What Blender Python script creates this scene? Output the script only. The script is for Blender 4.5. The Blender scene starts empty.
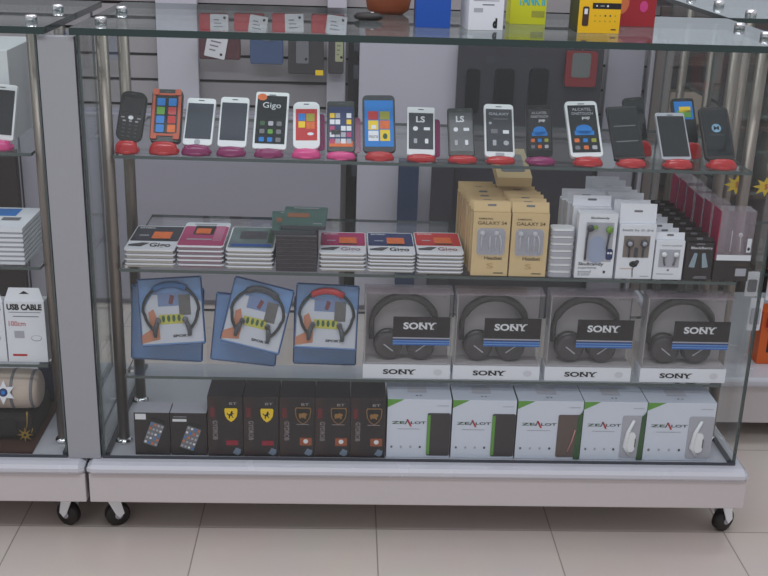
import bpy, math, random
from mathutils import Matrix, Vector
random.seed(7)
S = bpy.context.scene
col = S.collection

# ------------------------------------------------------------ camera
FPX = 1095.84
RIGHT = Vector((0.99911, -0.03000, 0.02980)); UP = Vector((-0.01781, 0.33990, 0.94029)); FWD = Vector((0.0384, 0.94, -0.3391)).normalized()
CAMP = Vector((0.4612, -1.9193, 1.2301))
RIGHT = (RIGHT - FWD * RIGHT.dot(FWD)).normalized(); UP = RIGHT.cross(FWD)
cam_d = bpy.data.cameras.new('camera'); cam = bpy.data.objects.new('camera', cam_d); col.objects.link(cam)
cam_d.sensor_width = 36; cam_d.lens = FPX * 36 / 768; cam_d.clip_start = .05
M = Matrix((RIGHT, UP, -FWD)).transposed().to_4x4(); M.translation = CAMP
cam.matrix_world = M; S.camera = cam

# ------------------------------------------------------------ world, light, exposure
W = bpy.data.worlds.new('world'); S.world = W; W.use_nodes = True
bgn = W.node_tree.nodes['Background']; bgn.inputs[0].default_value = (.92, .92, .955, 1); bgn.inputs[1].default_value = .62
def area(name, loc, sx, sy, power, color=(.93, .96, 1)):
    l = bpy.data.lights.new(name, 'AREA'); l.shape = 'RECTANGLE'; l.size = sx; l.size_y = sy; l.energy = power; l.color = color
    o = bpy.data.objects.new(name, l); o.location = loc; col.objects.link(o); return o
area('ceiling_light', (0.2, -1.6, 2.75), 2.4, .35, 34)
area('ceiling_light', (0.9, 0.35, 2.75), 2.4, .35, 20)
area('ceiling_light', (-1.8, -.6, 2.75), .35, 2.0, 12)
S.view_settings.view_transform = 'Standard'; S.view_settings.look = 'None'; S.view_settings.gamma = 1
S.view_settings.exposure = 0.08; S.view_settings.use_curve_mapping = False
S.cycles.transparent_max_bounces = 40; S.cycles.max_bounces = 8; S.cycles.caustics_reflective = False; S.cycles.caustics_refractive = False

# ------------------------------------------------------------ measuring helpers (photograph pixel -> point at a known depth / height)
def ray(x, y): return FWD + RIGHT * ((x - 384) / FPX) - UP * ((y - 288) / FPX)
def atY(x, y, Y): d = ray(x, y); return CAMP + d * ((Y - CAMP.y) / d.y)
def atZ(x, y, Z): d = ray(x, y); return CAMP + d * ((Z - CAMP.z) / d.z)
def proj(p):
    d = Vector(p) - CAMP; z = d.dot(FWD)
    return 384 + FPX * d.dot(RIGHT) / z, 288 - FPX * d.dot(UP) / z

# ------------------------------------------------------------ materials
def lin(c): return tuple((v / 255 / 12.92 if v <= 10 else ((v / 255 + .055) / 1.055) ** 2.4) for v in c)
MC = {}
def mat(name, rgb, rough=.5, metal=0, noise=0, scale=20, coat=0, spec=.5, bump=0):
    if name in MC: return MC[name]
    m = bpy.data.materials.new(name); m.use_nodes = True; nt = m.node_tree; b = nt.nodes['Principled BSDF']
    c = lin(rgb) + (1,)
    b.inputs['Base Color'].default_value = c; b.inputs['Roughness'].default_value = rough; b.inputs['Metallic'].default_value = metal
    b.inputs['Coat Weight'].default_value = coat; b.inputs['Specular IOR Level'].default_value = spec
    tc = nt.nodes.new('ShaderNodeTexCoord'); n = nt.nodes.new('ShaderNodeTexNoise'); n.inputs['Scale'].default_value = scale; n.inputs['Detail'].default_value = 3
    nt.links.new(tc.outputs['Object'], n.inputs['Vector'])
    r = nt.nodes.new('ShaderNodeMapRange'); r.inputs['To Min'].default_value = max(0, rough - .06); r.inputs['To Max'].default_value = min(1, rough + .06)
    nt.links.new(n.outputs['Fac'], r.inputs['Value']); nt.links.new(r.outputs[0], b.inputs['Roughness'])
    if noise:
        mx = nt.nodes.new('ShaderNodeMix'); mx.data_type = 'RGBA'
        mx.inputs[6].default_value = tuple(v * (1 - noise) for v in c[:3]) + (1,); mx.inputs[7].default_value = tuple(min(1, v * (1 + noise)) for v in c[:3]) + (1,)
        nt.links.new(n.outputs['Fac'], mx.inputs[0]); nt.links.new(mx.outputs[2], b.inputs['Base Color'])
    if bump:
        bp = nt.nodes.new('ShaderNodeBump'); bp.inputs['Strength'].default_value = bump; bp.inputs['Distance'].default_value = .002
        nt.links.new(n.outputs['Fac'], bp.inputs['Height']); nt.links.new(bp.outputs[0], b.inputs['Normal'])
    MC[name] = m; return m
def clear(name, rgb, tint=(1, 1, 1), base=.04, rough=.02, gain=1.0, bump=0, scale=30):
    """thin clear sheet: mostly see-through, mirror-like by its Fresnel angle, plus a little of its own body colour (base)"""
    if name in MC: return MC[name]
    m = bpy.data.materials.new(name); m.use_nodes = True; nt = m.node_tree; nt.nodes.clear()
    out = nt.nodes.new('ShaderNodeOutputMaterial'); tr = nt.nodes.new('ShaderNodeBsdfTransparent'); tr.inputs[0].default_value = tint + (1,)
    gl = nt.nodes.new('ShaderNodeBsdfGlossy'); gl.inputs['Roughness'].default_value = rough; gl.inputs[0].default_value = (.9, .95, .95, 1)
    df = nt.nodes.new('ShaderNodeBsdfDiffuse'); df.inputs[0].default_value = lin(rgb) + (1,)
    fr = nt.nodes.new('ShaderNodeFresnel'); ge = nt.nodes.new('ShaderNodeNewGeometry'); io = nt.nodes.new('ShaderNodeMapRange')
    io.inputs['To Min'].default_value = 1.45; io.inputs['To Max'].default_value = 1/1.45      # same mirror strength on both faces of a sheet
    nt.links.new(ge.outputs['Backfacing'], io.inputs['Value']); nt.links.new(io.outputs[0], fr.inputs['IOR'])
    mu = nt.nodes.new('ShaderNodeMath'); mu.operation = 'MULTIPLY'; mu.inputs[1].default_value = gain; mu.use_clamp = True
    m1 = nt.nodes.new('ShaderNodeMixShader'); m1.inputs[0].default_value = base; m2 = nt.nodes.new('ShaderNodeMixShader')
    nt.links.new(tr.outputs[0], m1.inputs[1]); nt.links.new(df.outputs[0], m1.inputs[2])
    nt.links.new(fr.outputs[0], mu.inputs[0]); nt.links.new(mu.outputs[0], m2.inputs[0])
    nt.links.new(m1.outputs[0], m2.inputs[1]); nt.links.new(gl.outputs[0], m2.inputs[2]); nt.links.new(m2.outputs[0], out.inputs[0])
    if bump:
        n = nt.nodes.new('ShaderNodeTexNoise'); n.inputs['Scale'].default_value = scale
        tc = nt.nodes.new('ShaderNodeTexCoord'); nt.links.new(tc.outputs['Object'], n.inputs['Vector'])
        bp = nt.nodes.new('ShaderNodeBump'); bp.inputs['Strength'].default_value = bump; bp.inputs['Distance'].default_value = .01
        nt.links.new(n.outputs['Fac'], bp.inputs['Height']); nt.links.new(bp.outputs[0], gl.inputs['Normal']); nt.links.new(bp.outputs[0], fr.inputs['Normal'])
    MC[name] = m; return m
GLASS = clear('glass', (150, 158, 158), (.968, .976, .974), .006, .01, .6)
GLASST = clear('glass_top', (130, 140, 140), (.90, .94, .93), .05, .01, 1.0)
GEDGE = mat('glass_edge', (10, 40, 38), .15, coat=.5)
GEDGE2 = mat('glass_edge_grey', (74, 84, 84), .2)
PLASTIC = clear('clear_plastic', (200, 200, 210), (.988, .988, .99), .025, .08, 1.0, bump=.25, scale=22)
HAZY = clear('hazy_plastic', (196, 180, 192), (.95, .93, .95), .24, .12, 1.2)
STEEL = mat('brushed_steel', (132, 123, 117), .38, .85)
CHROME = mat('chrome', (225, 225, 230), .12, 1)
WHITEL = mat('white_laminate', (188, 181, 182), .35, noise=.02, scale=120)
LIP = mat('white_lip', (186, 187, 196), .25, coat=.3)
GREYP = mat('grey_panel', (146, 147, 153), .6, noise=.03, scale=90)
BLACK = mat('black_plastic', (18, 18, 20), .35)
RUBBER = mat('dark_rubber', (34, 28, 28), .55)
DARK = mat('dark_card', (36, 28, 32), .5, noise=.08, scale=60)
WHITE = mat('white_card', (222, 224, 232), .55)
WHITEP = mat('white_plastic', (226, 228, 232), .3, coat=.2)
PALE = mat('pale_grey', (168, 168, 178), .5)
MID = mat('mid_grey', (110, 110, 116), .5)
SLATE = mat('slate', (62, 64, 72), .3)
SCR = mat('screen_off', (66, 70, 82), .12, coat=.5)
SCRD = mat('screen_dark', (26, 28, 34), .12, coat=.5)
RED = mat('red_plastic', (176, 26, 34), .25, coat=.3)
PINK = mat('pink_plastic', (206, 60, 130), .25, coat=.3)
MAG = mat('magenta_plastic', (128, 16, 86), .25, coat=.3)
PINKC = mat('pink_card', (172, 60, 108), .5)
BLUE = mat('bright_blue', (18, 118, 200), .4)
NAVY = mat('navy_card', (30, 46, 96), .5)
REDC = mat('red_card', (186, 40, 44), .5)
ORANGE = mat('orange_card', (214, 104, 46), .5, noise=.35, scale=90)
YELLOW = mat('yellow_card', (232, 196, 34), .5)
GREEN = mat('green_card', (92, 150, 56), .5)
DGREEN = mat('dark_green', (46, 84, 48), .5)
TEAL = mat('teal_card', (70, 104, 98), .45, noise=.4, scale=30)
KRAFT = mat('kraft_card', (208, 182, 138), .7, noise=.04, scale=60)
KRAFTD = mat('kraft_ink', (176, 146, 98), .7)  # darker kraft tone of the printed letter
BROWN = mat('dark_brown', (66, 42, 34), .55)
TXT = mat('ink', (24, 24, 28), .6)
TXTW = mat('white_ink', (214, 216, 222), .6)
TXTR = mat('red_ink', (180, 30, 36), .6)
TXTG = mat('grey_ink', (130, 134, 140), .6)
BROWNT = mat('brown_ink', (84, 62, 36), .6)

# ------------------------------------------------------------ mesh builder
_tx = {}
def text_mesh(s, bold):
    k = (s, bold)
    if k in _tx: return _tx[k]
    c = bpy.data.curves.new('t', 'FONT'); c.body = s; c.size = 1; c.resolution_u = 3; c.offset = bold
    o = bpy.data.objects.new('t', c); col.objects.link(o)
    dg = bpy.context.evaluated_depsgraph_get(); me = o.evaluated_get(dg).to_mesh()
    vs = [v.co.copy() for v in me.vertices]; fs = [tuple(p.vertices) for p in me.polygons]
    o.evaluated_get(dg).to_mesh_clear(); bpy.data.objects.remove(o); bpy.data.curves.remove(c)
    x0 = min(v.x for v in vs); x1 = max(v.x for v in vs); y0 = min(v.y for v in vs); y1 = max(v.y for v in vs)
    vs = [((v.x - x0) / (x1 - x0), (v.y - y0) / (y1 - y0)) for v in vs]
    _tx[k] = (vs, fs); return _tx[k]
class MB:
    def __init__(s): s.v = []; s.f = []; s.m = []; s.mats = []; s.T = Matrix()
    def mi(s, m):
        if m not in s.mats: s.mats.append(m)
        return s.mats.index(m)
    def add(s, vs, fs, m, smooth=False):
        n = len(s.v); s.v += [tuple(s.T @ Vector(v)) for v in vs]; i = s.mi(m) if not isinstance(m, list) else None
        for k, f in enumerate(fs):
            s.f.append(tuple(n + a for a in f)); s.m.append((i if i is not None else s.mi(m[k]), smooth))
        return s
    def box(s, x0, x1, y0, y1, z0, z1, m, front=None, top=None, left=None, right=None, back=None):
        vs = [(x0,y0,z0),(x1,y0,z0),(x1,y1,z0),(x0,y1,z0),(x0,y0,z1),(x1,y0,z1),(x1,y1,z1),(x0,y1,z1)]
        fs = [(0,3,2,1),(4,5,6,7),(0,1,5,4),(1,2,6,5),(2,3,7,6),(3,0,4,7)]
        return s.add(vs, fs, [m, top or m, front or m, right or m, back or m, left or m])
    def slab(s, cx, cz, w, h, r, y0, y1, m, front=None, n=5, smooth=False):
        pts = []
        for qx, qz, a0 in ((1,-1,-90),(1,1,0),(-1,1,90),(-1,-1,180)):
            for k in range(n + 1):
                a = math.radians(a0 + 90 * k / n)
                pts.append((cx + qx * (w/2 - r) + r * math.cos(a), cz + qz * (h/2 - r) + r * math.sin(a)))
        return s.prism(pts, y0, y1, m, front)
    def prism(s, pts, y0, y1, m, front=None):
        N = len(pts); vs = [(x, y0, z) for x, z in pts] + [(x, y1, z) for x, z in pts]
        fs = [tuple(range(N)), tuple(range(2*N - 1, N - 1, -1))] + [(i, i + N, (i+1) % N + N, (i+1) % N) for i in range(N)]
        return s.add(vs, fs, [front or m, m] + [m] * N)
    def poly(s, pts, y, m): return s.add([(x, y, z) for x, z in pts], [tuple(range(len(pts)))], m)
    def rect(s, x0, x1, z0, z1, y, m): return s.poly([(x0,z0),(x1,z0),(x1,z1),(x0,z1)], y, m)
    def disc(s, cx, cz, rx, rz, y, m, n=20): return s.poly([(cx + rx*math.cos(2*math.pi*k/n), cz + rz*math.sin(2*math.pi*k/n)) for k in range(n)], y, m)
    def text(s, t, x0, x1, z0, z1, y, m, bold=0.0, rot=False):
        vs, fs = text_mesh(t, bold)
        if rot: q = [(x0 + (1 - b) * (x1 - x0), y, z1 - (1 - a) * (z1 - z0)) for a, b in vs] if rot == 1 else [(x0 + b * (x1 - x0), y, z1 - a * (z1 - z0)) for a, b in vs]
        else: q = [(x0 + a * (x1 - x0), y, z0 + b * (z1 - z0)) for a, b in vs]
        return s.add(q, fs, m)
    def lathe(s, prof, m, n=20, axis='z', c=(0,0,0), sy=1):
        vs = []; fs = []
        for r, h in prof:
            for k in range(n):
                a = 2*math.pi*k/n; x, y = r*math.cos(a), r*math.sin(a)*sy
                p = {'z': (x, y, h), 'y': (x, h, y), 'x': (h, x, y)}[axis]
                vs.append((p[0]+c[0], p[1]+c[1], p[2]+c[2]))
        for i in range(len(prof) - 1):
            for k in range(n):
                a = i*n + k; b = i*n + (k+1) % n; fs.append((a, b, b+n, a+n))
        fs.append(tuple(range(n-1, -1, -1))); fs.append(tuple(range((len(prof)-1)*n, len(prof)*n)))
        return s.add(vs, fs, m, True)
    def tube(s, path, r, m, n=8, flat=1.0):
        path = [Vector(p) for p in path]; vs = []; fs = []
        for i, p in enumerate(path):
            t = (path[min(i+1, len(path)-1)] - path[max(i-1, 0)]).normalized()
            side = Vector((0,1,0)) if abs(t.y) < .9 else Vector((1,0,0))
            u = t.cross(side).normalized(); w = t.cross(u).normalized(); rr = r[i] if isinstance(r, (list, tuple)) else r
            for k in range(n):
                a = 2*math.pi*k/n; vs.append(tuple(p + u*math.cos(a)*rr + w*math.sin(a)*rr*flat))
        for i in range(len(path) - 1):
            for k in range(n): a = i*n+k; b = i*n+(k+1) % n; fs.append((a, b, b+n, a+n))
        fs.append(tuple(range(n-1, -1, -1))); fs.append(tuple(range((len(path)-1)*n, len(path)*n)))
        return s.add(vs, fs, m, True)
    def build(s, name, parent=None, loc=None, mtx=None, bevel=0):
        me = bpy.data.meshes.new(name); me.from_pydata(s.v, [], s.f)
        for m in s.mats: me.materials.append(m)
        for p, (i, sm) in zip(me.polygons, s.m): p.material_index = i; p.use_smooth = sm
        me.update(); o = bpy.data.objects.new(name, me); col.objects.link(o)
        if parent: o.parent = parent
        if mtx is not None: o.matrix_basis = mtx
        if loc is not None: o.location = loc
        if bevel:
            b = o.modifiers.new('bevel', 'BEVEL'); b.width = bevel; b.segments = 2; b.limit_method = 'ANGLE'
        return o
def tag(o, label=None, cat=None, group=None, kind=None):
    for k, v in (('label', label), ('category', cat), ('group', group), ('kind', kind)):
        if v: o[k] = v
    return o
def empty(name, loc=(0,0,0), mtx=None):
    o = bpy.data.objects.new(name, None); o.empty_display_size = .02; col.objects.link(o); o.location = loc
    if mtx is not None: o.matrix_basis = mtx
    return o
def dup(o, parent=None):
    c = o.copy(); col.objects.link(c)
    if parent: c.parent = parent
    for ch in [x for x in o.children]: dup(ch, c)
    return c
def pose(loc, lean=0, roll=0, yaw=0):
    return Matrix.Translation(Vector(loc)) @ Matrix.Rotation(yaw, 4, 'Z') @ Matrix.Rotation(-lean, 4, 'X') @ Matrix.Rotation(roll, 4, 'Y')
LIE = Matrix.Rotation(-math.pi/2, 4, 'X')
ORD = ['front', 'second', 'third', 'fourth', 'fifth', 'sixth', 'seventh', 'eighth', 'ninth', 'tenth', 'eleventh']

# levels (metres)
Z_BASE, Z_TOP = .174, 1.0
SHELF = {1: (.7672, .0045), 2: (.5490, .0040), 3: (.3285, .0005)}     # height at x = 0 and drop per metre: the shelves sag a little to the right
def zs(k, x): return SHELF[k][0] - SHELF[k][1]*max(x, 0)
FY = .050                                    # front edge of the glass shelves

# ============================================================ SETTING
fl = bpy.data.materials.new('floor_tiles'); fl.use_nodes = True; nt = fl.node_tree; b = nt.nodes['Principled BSDF']
tc = nt.nodes.new('ShaderNodeTexCoord'); mp = nt.nodes.new('ShaderNodeMapping'); mp.inputs['Location'].default_value = (-.179, -.030, 0)
br = nt.nodes.new('ShaderNodeTexBrick'); br.offset = 0; br.squash = 1
br.inputs['Scale'].default_value = 1; br.inputs['Brick Width'].default_value = .3615; br.inputs['Row Height'].default_value = .3615
br.inputs['Mortar Size'].default_value = .0016; br.inputs['Mortar Smooth'].default_value = .3
br.inputs['Color1'].default_value = lin((198, 188, 182)) + (1,); br.inputs['Color2'].default_value = lin((193, 182, 177)) + (1,); br.inputs['Mortar'].default_value = lin((146, 136, 132)) + (1,)
ns = nt.nodes.new('ShaderNodeTexNoise'); ns.inputs['Scale'].default_value = 6; ns.inputs['Detail'].default_value = 6
mx = nt.nodes.new('ShaderNodeMix'); mx.data_type = 'RGBA'; mx.blend_type = 'MULTIPLY'; mx.inputs[0].default_value = .12
nt.links.new(tc.outputs['Object'], mp.inputs[0]); nt.links.new(mp.outputs[0], br.inputs['Vector']); nt.links.new(tc.outputs['Object'], ns.inputs['Vector'])
nt.links.new(br.outputs['Color'], mx.inputs[6]); nt.links.new(ns.outputs['Color'], mx.inputs[7]); nt.links.new(mx.outputs[2], b.inputs['Base Color'])
b.inputs['Roughness'].default_value = .28
tag(MB().box(-3, 4, -3.2, 1.38, -.05, 0, fl).build('floor'), 'pale beige square floor tiles under the counters', kind='structure')

# back wall: grooved slat panels
YW = 1.36
SLAT = mat('slat_board', (152, 147, 150), .5, noise=.03, scale=8); SLOT = mat('slat_slot', (70, 58, 60), .7)
w = MB(); z = .60; pitch = .0735
w.box(-3, 4, YW + .016, YW + .03, 0, 2.6, SLOT)
w.box(-3, 4, YW, YW + .016, 0, .612, SLAT)
z = .612
while z < 2.5:
    w.box(-3, 4, YW, YW + .016, z + .009, z + pitch, SLAT); z += pitch
tag(w.build('wall_back'), 'grooved slat wall board behind the counters', kind='structure')

# ============================================================ DISPLAY CASES
def bracket_clip(name, parent, x, y, z, sx):
    m = MB(); m.box(min(x, x + sx*.014), max(x, x + sx*.014), y - .008, y + .008, z - .012, z - .0065, CHROME); m.lathe([(.005, 0), (.005, .014)], CHROME, 10, 'x', (min(x, x + sx*.014), y, z - .0115))
    return m.build(name, parent)
def display_case(label, x0, x1, px0, px1, shelves, casters, top_glass, bx0, bx1, front_x0, front_x1):
    root = empty('display_case', ((x0 + x1)/2, .22, 0)); tag(root, label, 'display case', 'glass display cases of the counter')
    inv = Matrix.Translation(-root.location)
    def B(m, name, bevel=0, parent=root): return m.build(name, parent, mtx=inv if parent is root else None, bevel=bevel)
    pl = MB(); pl.box(bx0 + .001, bx1 - .001, -.020, .455, .0865, .150, WHITEL); B(pl, 'plinth', .002)
    lp = MB(); # rounded white lip with soft ends
    prof = [(-.014, .1495), (-.025, .152), (-.030, .158), (-.030, .165), (-.025, .1715), (-.014, .174), (.46, .174), (.46, .1495)]
    vs = []; N = len(prof)
    for xx, k in ((bx0 - .001, 1), (bx0 + .009, 0), (bx1 - .011, 0), (bx1 - .001, 1)):
        for y, zz in prof: vs.append((xx, y + (.007*k if y < 0 else 0), zz - (.008*k if zz > .165 else 0)))
    fs = [tuple(range(N-1, -1, -1)), tuple(range(3*N, 4*N))]
    for i in range(3):
        for k in range(N): fs.append((i*N+k, i*N+(k+1) % N, (i+1)*N+(k+1) % N, (i+1)*N+k))
    lp.add(vs, fs, LIP); B(lp, 'plinth_top')
    # glass: front, two ends, top; the cut edges are dark green
    g = MB(); g.box(front_x0, front_x1, 0, .005, .1745, .9875, GLASS, left=GEDGE2, right=GEDGE2, top=GEDGE2); B(g, 'front_glass')
    for xx in (x0, x1 - .005):
        g = MB(); g.box(xx, xx + .005, .0055, .44, .1745, .9875, GEDGE2, left=GLASS, right=GLASS); B(g, 'side_glass')
    g = MB(); g.box(top_glass[0], top_glass[1], -.014, .45, .988, 1.0, GEDGE, top=GLASST); g.add([(top_glass[0], -.014, .9881), (top_glass[1], -.014, .9881), (top_glass[1], .45, .9881), (top_glass[0], .45, .9881)], [], GEDGE)
    g.f = g.f; g.m[0] = (g.mi(GLASST), False); B(g, 'top_glass')
    ch = MB(); ch.box(front_x0, front_x1, -.002, 0, .1745, .180, SLATE); ch.box(x0 + .0055, x0 + .012, .01, .44, .1745, .181, SLATE); ch.box(x1 - .012, x1 - .0055, .01, .44, .1745, .181, SLATE); B(ch, 'glass_channel')
    for xx in (px0, px1):
        for yy in ((.072 if xx < 1 else .115), .26):
            p = MB(); p.lathe([(.0112, .1745), (.0112, .9875)], STEEL, 20, 'z', (xx, yy, 0)); po = B(p, 'post')
            c = MB(); c.lathe([(.0105, 0), (.0105, .009), (.0085, .0105), (.004, .011)], CHROME, 18, 'z', (xx, yy, 1.0005)); c.build('post_cap', po)
            f = MB(); f.lathe([(.017, .1745), (.017, .178), (.0125, .183)], CHROME, 18, 'z', (xx, yy, 0)); f.build('post_foot', po)
    for zz, sx0, sx1, kd in shelves:
        g = MB(); g.box(sx0, sx1, FY, .42, zz - .006, zz, GEDGE2, top=GLASS); g.m[0] = (g.mi(GLASS), False); g.v = [(x, y, z - kd*x) for x, y, z in g.v]; B(g, 'glass_shelf')
        for xx, sg in ((px0 + .008, 1), (px1 - .008, -1)):
            for yy in (.100 if xx < 1 else .128, .26):
                m = bracket_clip('shelf_clip', root, xx, yy, zz - kd*xx, sg); m.matrix_basis = inv
    for cx, cy, yaw in casters:
        k = MB(); k.box(-.016, .016, -.016, .016, .082, .0864, CHROME)
        k.prism([(-.014, .083), (.014, .083), (.026, .030), (.016, .022), (.008, .032)], -.0165, -.014, WHITEP); k.prism([(-.014, .083), (.014, .083), (.026, .030), (.016, .022), (.008, .032)], .014, .0165, WHITEP)
        ko = k.build('caster', root, mtx=inv @ pose((cx, cy, 0), yaw=yaw))
        wv = MB(); wv.lathe([(.019, -.011), (.0245, -.008), (.0245, .008), (.019, .011)], RUBBER, 24, 'y', (.016, 0, .0247)); wv.lathe([(.008, -.0125), (.008, .0125)], PALE, 14, 'y', (.016, 0, .0247)); wv.build('wheel', ko)
    return root
SH = [(SHELF[k][0], .041, 1.2215, SHELF[k][1]) for k in (1, 2, 3)]
display_case('long glass display case full of phones, earphones and headphone boxes, white base on casters', 0, 1.253, .028, 1.2335, SH,
    [(-.002, .035, math.radians(28)), (1.249, .035, math.radians(30)), (.012, .40, 0), (1.232, .40, 0)], (-.008, 1.272), -.0265, 1.2765, 0, 1.253)
SHL = [(SHELF[1][0], -1.16, -.106, 0), (SHELF[2][0], -1.16, -.106, 0), (.349, -1.16, -.106, 0)]
display_case('neighbouring glass display case cut off by the left picture edge, white base', -1.32, -.068, -1.29, -.093, SHL,
    [(-.072, .035, math.radians(152)), (-1.25, .035, 0), (-.066, .40, 0), (-1.25, .40, 0)], (-1.32, -.050), -1.33, -.0315, -1.32, -.068)
m = MB(); m.box(-.0655, -.003, -.004, .012, .1745, .984, GREYP, left=SLATE, right=SLATE)
tag(m.build('divider_panel', bevel=.001), 'flat grey upright filler panel between the two glass display cases', 'panel')

# ============================================================ PHONES ON THE TOP SHELF
def solve_phone(bl, br_, yb, yt, tl, tr, Y, asp):
    pb = atY((bl + br_)/2, yb, Y); w = (atY(br_, yb, Y) - atY(bl, yb, Y)).x; L = w*asp
    a = math.radians(18)
    best = None
    for k in range(18, 46):
        a = math.radians(k); p = Vector((pb.x, pb.y + L*math.sin(a), pb.z + L*math.cos(a))); e = abs(proj(p)[1] - yt)
        if best is None or e < best[0]: best = (e, a, p)
    _, a, p = best
    lo, hi = .5, 1.5                                   # trim the length if the lean alone cannot reach
    for _ in range(30):
        s = (lo + hi)/2; p = Vector((pb.x, pb.y + L*s*math.sin(a), pb.z + L*s*math.cos(a)))
        if proj(p)[1] > yt: lo = s
        else: hi = s
    L *= (lo + hi)/2
    wt = w
    px = proj(p)[0]; roll = ((tl + tr)/2 - px) / 520 / (L) ; roll = max(-.14, min(.14, roll))
    return pb, w, L, a, roll
def icon_grid(s, w, L, z0, z1, rows, cols, mats, y, sz=.14):
    k = 0
    for r in range(rows):
        for c in range(cols):
            cx = (-.5 + (c + .5)/cols) * w*.74; cz = z1 + (z0 - z1)*(r + .5)/rows
            s.slab(cx, cz, w*sz, w*sz, w*.03, y, y + .0003, mats[k % len(mats)]); k += 1
def stand(pb, w, L, lean, roll, m, label, plate=None, plate_m=None, th=.009):
    z0 = zs(1, pb.x) + .0003; h = max(pb.z - z0, .004)
    r = empty('phone_stand', (pb.x, pb.y, z0)); tag(r, label, 'phone stand', 'phone stands on the glass shelf')
    b_ = MB(); hb = max(.001, min(.0085, h - th*math.sin(lean) - .0012)); b_.lathe([(.026, 0.0002), (.0275, hb*.3), (.027, hb*.7), (.024, hb*.9), (.006, hb)], m, 26, 'z', (0, -.001, 0), .95)
    b_.build('stand_base', r)
    c = MB(); c.lathe([(.0262, .001), (.0268, .005), (.0245, max(.010, h*.75)), (.017, max(.013, h + .003)), (.004, max(.014, h + .0045))], m, 26, 'z', (0, -.0150, 0), .40)                                            # cupped lip that the phone sits in
    n = 12; vs = []; fs = []
    hh = max(.012, h + .004)
    for k in range(n + 1):
        a = math.radians(200 + 140*k/n); x = .0235*math.cos(a); y = .017*math.sin(a) - .0005
        vs += [(x, y, .006), (x*1.05, y*1.05 - .001, hh*(.75 + .25*math.sin(math.pi*k/n))), (x*1.0, y*1.0 + .0015, hh*(.75 + .25*math.sin(math.pi*k/n))), (x*.94, y*.9 + .002, .006)]
    for k in range(n):
        for q in range(4): fs.append((k*4+q, (k+1)*4+q, (k+1)*4+(q+1) % 4, k*4+(q+1) % 4))
    fs.append((3, 2, 1, 0)); fs.append((n*4, n*4+1, n*4+2, n*4+3)); c.add(vs, fs, m, True); c.build('stand_lip', r)
    pw, ph, off = plate or (w*.55, L*.55, 0)
    q = MB(); q.slab(off, ph/2 + .003, pw, ph, .006, th + .0035, th + .0055, plate_m or m); q.build('back_rest', r, mtx=Matrix.Translation((0, 0, h)) @ Matrix.Rotation(-lean, 4, 'X') @ Matrix.Rotation(roll, 4, 'Y'))
    if w*0 + pb.x < .075 and pb.x > 0: r.scale.x = .8
    return r
def phone(spec, label, body, scr, deco=None, Y=.079, asp=1.95, rad=.12, sx=.88, sz0=.13, sz1=.88, th=.009, stand_m=None, stand_label=None, plate=None, plate_m=None, name='smartphone', button=None):
    pb, w, L, a, roll = solve_phone(*spec, Y, asp); pb.z = max(pb.z, zs(1, pb.x) + .0028 + th*math.sin(a))
    r = empty(name, pb, pose(pb, a, roll)); tag(r, label, 'phone', 'phones on display on the top shelf')
    b_ = MB(); b_.slab(0, L/2, w, L, w*rad, 0, th, body); b_.build('phone_body', r, bevel=.0012)
    s = MB(); z0, z1 = L*sz0, L*sz1; s.slab(0, (z0+z1)/2, w*sx, z1-z0, .001, -.0006, .0004, scr)
    if deco: deco(s, w, L, z0, z1, -.0010)
    s.build('screen', r)
    e = MB(); e.slab(0, L*.945, w*.2, .0016, .0007, -.0005, .0003, SLATE); e.build('earpiece', r)
    if button:
        q = MB(); q.slab(0, L*sz0*.5, w*button[0], w*button[1], w*min(button[:2])*.45, -.0008, .0003, button[2]); q.build('home_button', r)
    if stand_m: stand(pb, w, L, a, roll, stand_m, stand_label, plate, plate_m, th)
    return r
def d_none(*a): pass
def d_keypad(s, w, L, z0, z1, y): pass
def d_rug(s, w, L, z0, z1, y): icon_grid(s, w, L, z0, z1*.97, 4, 2, [BLUE, BLUE, GREEN, RED, BLUE, REDC, BLUE, ORANGE], y, .26)
def d_gigo(s, w, L, z0, z1, y):
    s.text('Gigo', -w*.27, w*.27, z1 - L*.25, z1 - L*.12, y, TXTW, .0); s.disc(-w*.3, z1 - L*.03, w*.14, w*.12, y, ORANGE)
    icon_grid(s, w, L, z0, z0 + L*.42, 3, 3, [DGREEN, PALE, MID, MID, GREEN, MID, BLUE, BLUE, MID], y, .15)
def d_red(s, w, L, z0, z1, y):
    for x0, x1, a, b2, m in ((-.3,-.05,.62,.85,BLUE),(0,.3,.6,.85,mat('olive',(150,150,50))),(-.3,-.05,.4,.6,YELLOW),(0,.3,.36,.58,ORANGE)): s.rect(w*x0, w*x1, z0+(z1-z0)*a, z0+(z1-z0)*b2, y, m)
    s.disc(w*.15, z0 + (z1-z0)*.2, w*.12, w*.06, y, WHITE)
def d_mosaic(s, w, L, z0, z1, y):
    rnd = random.Random(3); ms = [WHITE, WHITE, PINKC, WHITE, SLATE, WHITE, YELLOW, PALE]
    for i in range(5):
        for j in range(4):
            if rnd.random() < .8: s.rect(w*(-.4+.2*j), w*(-.4+.2*j+.17), z0+(z1-z0)*(.08+.16*i), z0+(z1-z0)*(.08+.16*i+.12), y, ms[rnd.randrange(8)])
    s.rect(-w*.42, w*.42, z0, z0 + (z1-z0)*.14, y + .0001, ORANGE); s.rect(-w*.35, 0, z0+(z1-z0)*.30, z0+(z1-z0)*.42, y - .0002, SCRD)
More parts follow.
